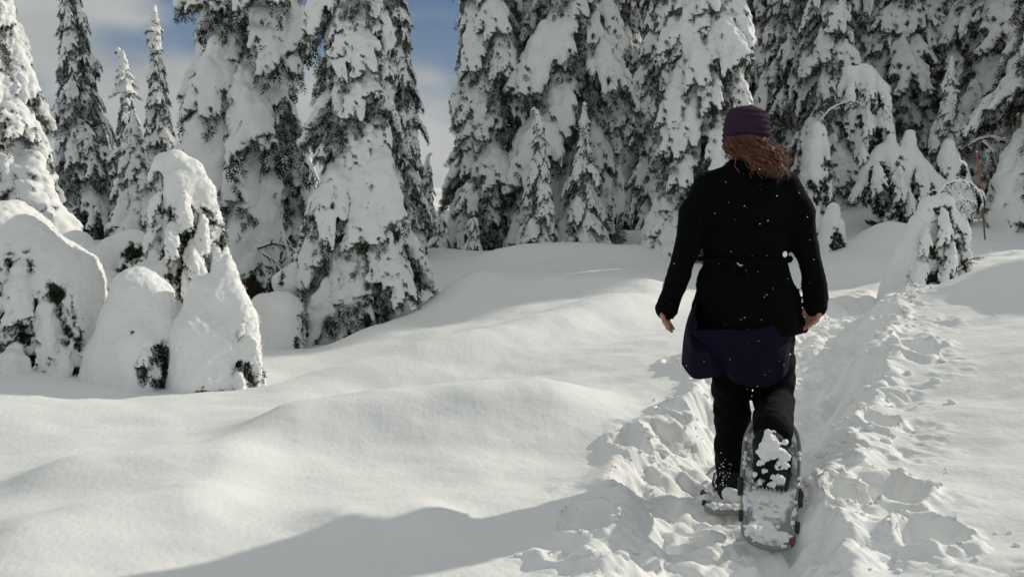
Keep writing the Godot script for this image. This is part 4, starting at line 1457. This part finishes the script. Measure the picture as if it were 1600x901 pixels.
	hf.loft([[Q(1166, 166).y, hx - 0.006, 0.0, hw * 0.14, 0.03], [Q(1166, 168.5).y, hx - 0.005, 0.0, hw * 0.27, 0.058], [Q(1166, 173).y, hx - 0.003, 0.0, hw * 0.365, 0.08], [Q(1166, 180).y, hx, 0.003, hw * 0.435, 0.095], [Q(1166, 190).y, hx, 0.006, hw * 0.48, 0.104], [Q(1166, 205).y, hx, 0.008, hw * 0.50, 0.108], [Q(1166, 224).y, hx - 0.002, 0.006, hw * 0.49, 0.104], [Q(1166, 234).y, hx - 0.010, -0.012, hw * 0.44, 0.085]], 0.02)
	hf.rough(n_mid, 9.0, 0.008)
	hf.ridges(280.0, 0.0036, Vector3(0.10, 1.0, 0.06), n_mid, 1.3)
	hf.rough(n_fine, 90.0, 0.003)
	hf.mesh()
	var hm := ArrayMesh.new()
	hf.surface(hm, M.hat)
	part("knit_hat", hm, o)
	# auburn curls, falling to the right
	var ht := Tris.new()
	var hair := part("hair", solid([[[Q(1150, 244, 0.05), 0.018], [Q(1142, 226, 0.05), 0.024], [Q(1166, 226, 0.085), 0.040], [Q(1194, 222, 0.05), 0.03]], [[Q(1166, 230, 0.09), 0.045], [Q(1190, 245, 0.105), 0.050], [Q(1208, 262, 0.11), 0.036], [Q(1216, 270, 0.11), 0.022]]], 0.03, 0.009, mat(Color(0.035, 0.013, 0.006), 0.5), 0.012, 14.0), o)
	for i in 330:
		var u := r.randf()
		var a := Q(lerpf(1134, 1200, u), r.randf_range(212, 228), 0.05 + 0.085 * sin(PI * u) + r.randf_range(0.0, 0.02))
		var far := r.randf()
		var b := Q(lerpf(1160, 1226, clampf(u * 0.55 + r.randf_range(0.1, 0.5), 0.0, 1.0)), lerpf(236, 278, clampf(u * 0.5 + far * 0.55, 0.0, 1.0)), 0.11 + r.randf_range(-0.02, 0.05))
		if u < 0.3:
			b = Q(lerpf(1134, 1200, u) + r.randf_range(2.0, 26.0), r.randf_range(234, 250), 0.075 + 0.06 * u)
		var q := Color(0.075, 0.022, 0.007).lerp(Color(0.26, 0.088, 0.022), r.randf() * r.randf()).lerp(Color(0.02, 0.008, 0.005), r.randf() * 0.4)
		lock(ht, a, b, Vector3(r.randf_range(-0.01, 0.02), r.randf_range(-0.01, 0.012), r.randf_range(0.01, 0.04)), r.randf_range(0.005, 0.012), r.randf_range(0.0013, 0.0029), r, q)
	for i in 70:   # single flyaway strands
		var u := r.randf()
		var a := Q(lerpf(1138, 1204, u), r.randf_range(214, 230), 0.06 + 0.07 * sin(PI * u))
		var b := Q(lerpf(1146, 1236, clampf(u + r.randf_range(0.0, 0.35), 0.0, 1.0)), r.randf_range(236, 284), 0.10 + r.randf_range(-0.03, 0.06))
		lock(ht, a, b, Vector3(r.randf_range(-0.02, 0.03), 0, r.randf_range(0.0, 0.04)), r.randf_range(0.006, 0.016), r.randf_range(0.0006, 0.0012), r, Color(0.24, 0.10, 0.035))
	part("locks", mesh_of(ht, M.hair), hair)
	# boots
	part("boot", solid([[[Q(1145, 742, 0.03), 0.058], [Q(1145, 770, 0.04), 0.055], [Q(1144, 788, 0.06), 0.05]], [[Q(1144, 785, 0.06), 0.048], [Q(1143, 792, -0.16), 0.045]]], 0.03, 0.009, M.boot, 0.004, 20.0), o)
	var heel := P(1206, 702, 2.97) - foot
	var toe := P(1206, 772, 3.08) - foot
	part("boot", solid([[[P(1208, 672, 3.10) - foot, 0.056], [P(1206, 694, 3.06) - foot, 0.058]], [[heel + Vector3(0, 0, -0.06), 0.052], [heel.lerp(toe, 0.5) + Vector3(0, 0, -0.05), 0.048], [toe + Vector3(0, 0, -0.05), 0.046]]], 0.03, 0.008, M.boot, 0.004, 20.0), o)
	# packed snow clinging to heel and trouser hem
	var caked := [[[heel + Vector3(-0.004, 0.052, -0.022), 0.016], [heel + Vector3(-0.004, 0.004, -0.004), 0.036]], [[heel + Vector3(0.022, -0.014, 0.0), 0.022], [heel + Vector3(-0.024, -0.022, -0.002), 0.018]]]
	for i in 34:
		var a := r.randf() * TAU
		var k := r.randf_range(0.5, 1.25)
		caked.append([[heel + Vector3(cos(a) * 0.055 * k, sin(a) * 0.085 * k - 0.045, -0.006 + 0.02 * sin(a)), r.randf_range(0.004, 0.012)]])
	part("packed_snow", solid(caked, 0.012, 0.005, M.crust, 0.016, 30.0), o)
	part("packed_snow", solid([[[Q(1138, 772, 0.10), 0.026], [Q(1148, 776, 0.11), 0.030], [Q(1160, 778, 0.10), 0.022]], [[Q(1128, 778, 0.05), 0.02], [Q(1120, 784, 0.03), 0.02]], [[Q(1145, 788, 0.1), 0.03], [Q(1160, 785, 0.08), 0.024]], [[Q(1128, 786, -0.1), 0.05], [Q(1150, 788, -0.25), 0.06], [Q(1172, 780, -0.3), 0.05]], [[Q(1116, 792, 0.05), 0.026], [Q(1122, 796, 0.14), 0.018]]], 0.02, 0.006, M.crust, 0.012, 22.0), o)
	var dust := Tris.new()
	for i in 110:
		var y := 758.0 - absf(r.randfn(0.0, 22.0))
		var c := Q(r.randf_range(1122, 1166), y, 0.078 + r.randf_range(-0.02, 0.0))
		var s := r.randf_range(0.001, 0.0035)
		dust.tube(PackedVector3Array([c, c + Vector3(s * 1.3, s * r.randf_range(-0.6, 1.0), 0.001)]), PackedFloat32Array([s, s * 0.7]), 5, SNOW)
	part("snow_dust", mesh_of(dust, M.snow), o).set_meta("kind", "stuff")
	build_snowshoes(r)

# a snowshoe in its own frame: x across, y along (tail at 0, nose at 0.56), z up from the deck
func shoe_half(y: float) -> float:
	# half width along the length
	if y < 0.05:
		return 0.086 * sqrt(maxf(0.0, 1.0 - pow(1.0 - y / 0.05, 2.0)))
	if y > 0.44:
		return lerpf(0.104, 0.06, pow((y - 0.44) / 0.12, 1.6)) * sqrt(maxf(0.0, 1.0 - pow(maxf(y - 0.50, 0.0) / 0.061, 2.0)))
	return lerpf(0.086, 0.104, smoothstep(0.05, 0.30, y))

func snowshoe(label: String, frame: Transform3D, trailing: bool, r: RandomNumberGenerator) -> void:
	var o := thing("snowshoe", label, "snowshoe", frame.origin, "")
	o.transform = frame
	# deck plate with turned-up nose
	var fl := Field.new(Vector3(-0.13, -0.03, -0.03), Vector3(0.13, 0.60, 0.09), 0.0065)
	var i := 0
	for kk in fl.nz:
		for jj in fl.ny:
			var y := fl.lo.y + jj * fl.c
			var half := shoe_half(clampf(y, 0.0, 0.56))
			var lift := 0.055 * pow(smoothstep(0.42, 0.58, y), 1.5)
			for ii in fl.nx:
				var x := fl.lo.x + ii * fl.c
				var z := fl.lo.z + kk * fl.c - lift
				var d := maxf(absf(x) - half + 0.004, absf(z) - 0.005)
				d = maxf(d, maxf(-y, y - 0.56))
				# slots through the plate
				for s in [[0.0, 0.175, 0.036, 0.005], [-0.030, 0.155, 0.009, 0.006], [0.026, 0.152, 0.014, 0.005], [0.0, 0.118, 0.020, 0.0055], [0.0, 0.36, 0.045, 0.05]]:
					d = maxf(d, -maxf(absf(x - s[0]) - s[2], absf(y - s[1]) - s[3]))
				fl.f[i] = d
				i += 1
	fl.rough(n_mid, 14.0, 0.004)
	fl.mesh()
	var dm := ArrayMesh.new()
	var dc := PackedColorArray()
	for q in fl.verts:
		dc.append(Color(0.27, 0.28, 0.27).lerp(SNOW, smoothstep(-0.28, 0.25, n_mid.get_noise_3d(q.x * 9.0, q.y * 7.0, q.z * 9.0) + 0.5 * n_fine.get_noise_3d(q.x * 40.0, q.y * 40.0, q.z * 40.0))))
	fl.surface(dm, M.snow, dc)
	part("deck", dm, o)
	# tubular frame
	var t := Tris.new()
	var red := Tris.new()
	var pts := PackedVector3Array()
	var n := 72
	for k in n + 1:
		var u := float(k) / n
		var y: float
		var s := 1.0 if u < 0.5 else -1.0
		var w := u * 2.0 if u < 0.5 else 2.0 - u * 2.0
		y = 0.56 * (0.5 - 0.5 * cos(w * PI))
		pts.append(Vector3(s * shoe_half(clampf(y, 0.0, 0.5599)), y, 0.055 * pow(smoothstep(0.42, 0.58, y), 1.5)))
	var rad := PackedFloat32Array()
	for k in pts.size():
		rad.append(0.0105)
	t.tube(pts, rad, 8, Color.WHITE)
	part("frame", mesh_of(t, M.frame), o)
	var rp := PackedVector3Array()
	var rr := PackedFloat32Array()
	for k in range(5, 9):
		rp.append(pts[k])
		rr.append(0.0115)
	red.tube(rp, rr, 8, Color.WHITE)
	part("red_mark", mesh_of(red, M.red_mark), o)
	# traction teeth, binding, clips
	var bd := Tris.new()
	for s in [-1.0, 1.0]:
		for k in 5:
			var y0 := 0.06 + 0.08 * k
			var a := Vector3(s * (shoe_half(y0 + 0.02) - 0.012), y0, -0.004)
			bd.tri(a, a + Vector3(0, 0.035, 0), a + Vector3(0, 0.018, -0.018), Color.WHITE)
			bd.tri(a + Vector3(0.003, 0, 0), a + Vector3(0.003, 0.018, -0.018), a + Vector3(0.003, 0.035, 0), Color.WHITE)
	part("traction_rail", mesh_of(bd, M.strap), o)
	var toothed := func(y: float, z: float, half: float, tall: float, down: float) -> ArrayMesh:
		var q := Tris.new()
		for k in 6:
			var x0 := -half + 2.0 * half * k / 6.0
			var x1 := -half + 2.0 * half * (k + 1) / 6.0
			for zz in [z, z + 0.004]:
				var arch := func(x: float) -> float: return tall * (0.45 + 0.55 * pow(absf(x) / half, 1.5))
				var a := Vector3(x0, y, zz)
				var b := Vector3(x1, y, zz)
				q.tri(a, b, b + Vector3(0, arch.call(x1), 0), Color.WHITE)
				q.tri(a, b + Vector3(0, arch.call(x1), 0), a + Vector3(0, arch.call(x0), 0), Color.WHITE)
				q.tri(a, a.lerp(b, 0.5) - Vector3(0, down, 0), b, Color.WHITE)
		return mesh_of(q, M.strap)
	part("crampon", toothed.call(0.245, 0.016, 0.046, 0.012, 0.017), o)
	part("binding", toothed.call(0.292, 0.030, 0.058, 0.070, 0.0), o)
	for s in [-1.0, 1.0]:
		var st := solid([[[Vector3(s * 0.055, 0.25, 0.01), 0.008], [Vector3(s * 0.066, 0.31, 0.03), 0.008], [Vector3(s * 0.062, 0.38, 0.05), 0.007], [Vector3(s * 0.03, 0.42, 0.06), 0.007]]], 0.006, 0.0045, M.strap)
		part("strap", st, o)
		var cl := solid([[[Vector3(s * 0.108, 0.20, 0.005), 0.011], [Vector3(s * 0.110, 0.26, 0.005), 0.011]], [[Vector3(s * 0.098, 0.09, 0.004), 0.010], [Vector3(s * 0.100, 0.12, 0.004), 0.010]]], 0.006, 0.005, M.strap, 0.003, 30.0)
		part("edge_clip", cl, o)
	var bk := Tris.new()
	bk.tube(PackedVector3Array([Vector3(-0.062, 0.232, 0.022), Vector3(-0.030, 0.262, 0.026)]), PackedFloat32Array([0.010, 0.010]), 10, Color.WHITE)
	part("buckle", mesh_of(bk, M.steel), o)
	# snow stuck to it
	var blobs := []
	for k in 90:
		var y := r.randf_range(0.0, 0.5)
		var s := -1.0 if r.randf() < 0.5 else 1.0
		var e := r.randf() < 0.6
		blobs.append([[Vector3(s * (shoe_half(y) - (0.004 if e else r.randf_range(0.02, 0.06))), y, 0.008), r.randf_range(0.003, 0.0095)]])
	for k in 5:
		blobs.append([[Vector3(-0.06 + 0.03 * k, 0.035 + 0.012 * absf(k - 2.0), 0.006), 0.017], [Vector3(-0.05 + 0.025 * k, 0.065, 0.004), 0.012]])
	blobs.append([[Vector3(-0.030, 0.275, 0.028), 0.016], [Vector3(0.0, 0.285, 0.032), 0.026], [Vector3(0.032, 0.275, 0.028), 0.018]])
	part("packed_snow", solid(blobs, 0.008, 0.0052, M.crust, 0.006, 40.0, 0.02), o).set_meta("kind", "stuff")

func build_snowshoes(r: RandomNumberGenerator) -> void:
	# trailing shoe: tail hangs low and near, nose high and away
	var tail := P(1199, 856, 2.86)
	var nose := P(1208, 684, 3.22)
	var y := (nose - tail).normalized()
	var x := Vector3(1, 0, 0.06)
	x = (x - y * x.dot(y)).normalized()
	var z := x.cross(y).normalized()
	snowshoe("lifted snowshoe hanging from the walker's raised right boot, caked with snow", Transform3D(Basis(x, y, z), tail), true, r)
	# planted shoe, flat in the trail
	var t2 := P(1137, 800, 3.26)
	var y2 := Vector3(0.27, -0.06, -1).normalized()
	var x2 := Vector3(1, 0, 0.02).normalized()
	snowshoe("planted snowshoe flat in the trodden snow under the walker's left boot", Transform3D(Basis(x2, y2, x2.cross(y2).normalized()), t2), false, r)

# ------------------------------------------------------------------
func make_sky() -> void:
	var w := 1024
	var h := 512
	var im := Image.create(w, h, false, Image.FORMAT_RGBF)
	var n := FastNoiseLite.new()
	n.seed = 31
	n.noise_type = FastNoiseLite.TYPE_SIMPLEX_SMOOTH
	n.frequency = 1.0
	n.fractal_octaves = 5
	for j in h:
		var el := (0.5 - (j + 0.5) / h) * PI
		var y := maxf(sin(el), 0.0)
		var blue := Color(0.30, 0.36, 0.42).lerp(Color(0.105, 0.18, 0.295), clampf(y * 4.5, 0.0, 1.0))
		for i in w:
			if el < -0.05:
				im.set_pixel(i, j, Color(0.5, 0.5, 0.5))
				continue
			var az := (i + 0.5) / w * TAU
			var p := Vector3(cos(az), sin(el) * 2.6, sin(az))
			var a := n.get_noise_3d(p.x * 3.0, p.y * 3.0, p.z * 3.0)
			var c := maxf(smoothstep(-0.05, 0.42, a + 0.66 - y * 3.0), smoothstep(0.24, 0.5, y + 0.25 * a))
			var dim := 0.5 + 0.5 * n.get_noise_3d(p.x * 4.0 + 9.0, p.y * 5.0, p.z * 4.0)
			var cl := Color(0.51, 0.525, 0.505).lerp(Color(0.31, 0.33, 0.34), clampf(dim * 1.1 - 0.1, 0.0, 1.0))
			im.set_pixel(i, j, blue.lerp(cl, c))
	var t := ImageTexture.create_from_image(im)
	var sm := PanoramaSkyMaterial.new()
	sm.panorama = t
	sm.energy_multiplier = SKY_ENERGY
	var sky := Sky.new()
	sky.sky_material = sm
	var env := Environment.new()
	env.background_mode = Environment.BG_SKY
	env.sky = sky
	env.tonemap_mode = Environment.TONE_MAPPER_LINEAR
	env.tonemap_exposure = EXPOSURE
	env.sdfgi_enabled = true
	env.ssao_enabled = true
	env.ssil_enabled = true
	var we := WorldEnvironment.new()
	we.name = "sky"
	we.environment = env
	add_child(we)

const SKY_ENERGY := 1.42
const SUN_ENERGY := 1.2
const EXPOSURE := 0.735

func _ready() -> void:
	var cam := Camera3D.new()
	cam.name = "camera"
	cam.position = Vector3(0, CAM_Y, 0)
	cam.rotation = Vector3(-TILT, 0, 0)
	cam.fov = rad_to_deg(2.0 * atan(450.5 / F))
	cam.near = 0.05
	cam.far = 600.0
	add_child(cam)
	cam.current = true
	make_sky()
	var sun := DirectionalLight3D.new()
	sun.name = "sun"
	sun.light_energy = SUN_ENERGY
	sun.light_color = Color(1.0, 0.972, 0.918)
	sun.light_angular_distance = 0.9
	sun.shadow_enabled = true
	add_child(sun)
	# low winter sun ahead and to the right
	var az := deg_to_rad(62.0)
	var el := deg_to_rad(25.0)
	sun.look_at_from_position(Vector3.ZERO, -Vector3(sin(az) * cos(el), sin(el), -cos(az) * cos(el)), Vector3.UP)

	rng.seed = 4
	for q in [[n_big, 11, 1.0, 3], [n_mid, 12, 1.0, 3], [n_fine, 13, 1.0, 2], [n_cell, 14, 1.0, 2]]:
		q[0].noise_type = FastNoiseLite.TYPE_SIMPLEX_SMOOTH
		q[0].seed = q[1]
		q[0].frequency = q[2]
		q[0].fractal_octaves = q[3]
	n_cell.noise_type = FastNoiseLite.TYPE_CELLULAR
	n_cell.fractal_type = FastNoiseLite.FRACTAL_NONE
	n_cell.cellular_return_type = FastNoiseLite.RETURN_DISTANCE
	var t0 := Time.get_ticks_msec()
	make_materials()
	shape_ground()
	print("shape ", Time.get_ticks_msec() - t0)
	build_ground()
	print("ground ", Time.get_ticks_msec() - t0)
	make_boughs()
	print("boughs ", Time.get_ticks_msec() - t0)
	build_trees()
	print("trees ", Time.get_ticks_msec() - t0)
	build_saplings()
	print("saplings ", Time.get_ticks_msec() - t0)
	build_marker()
	build_clumps()
	build_person()
	build_flakes()
	print("all ", Time.get_ticks_msec() - t0)
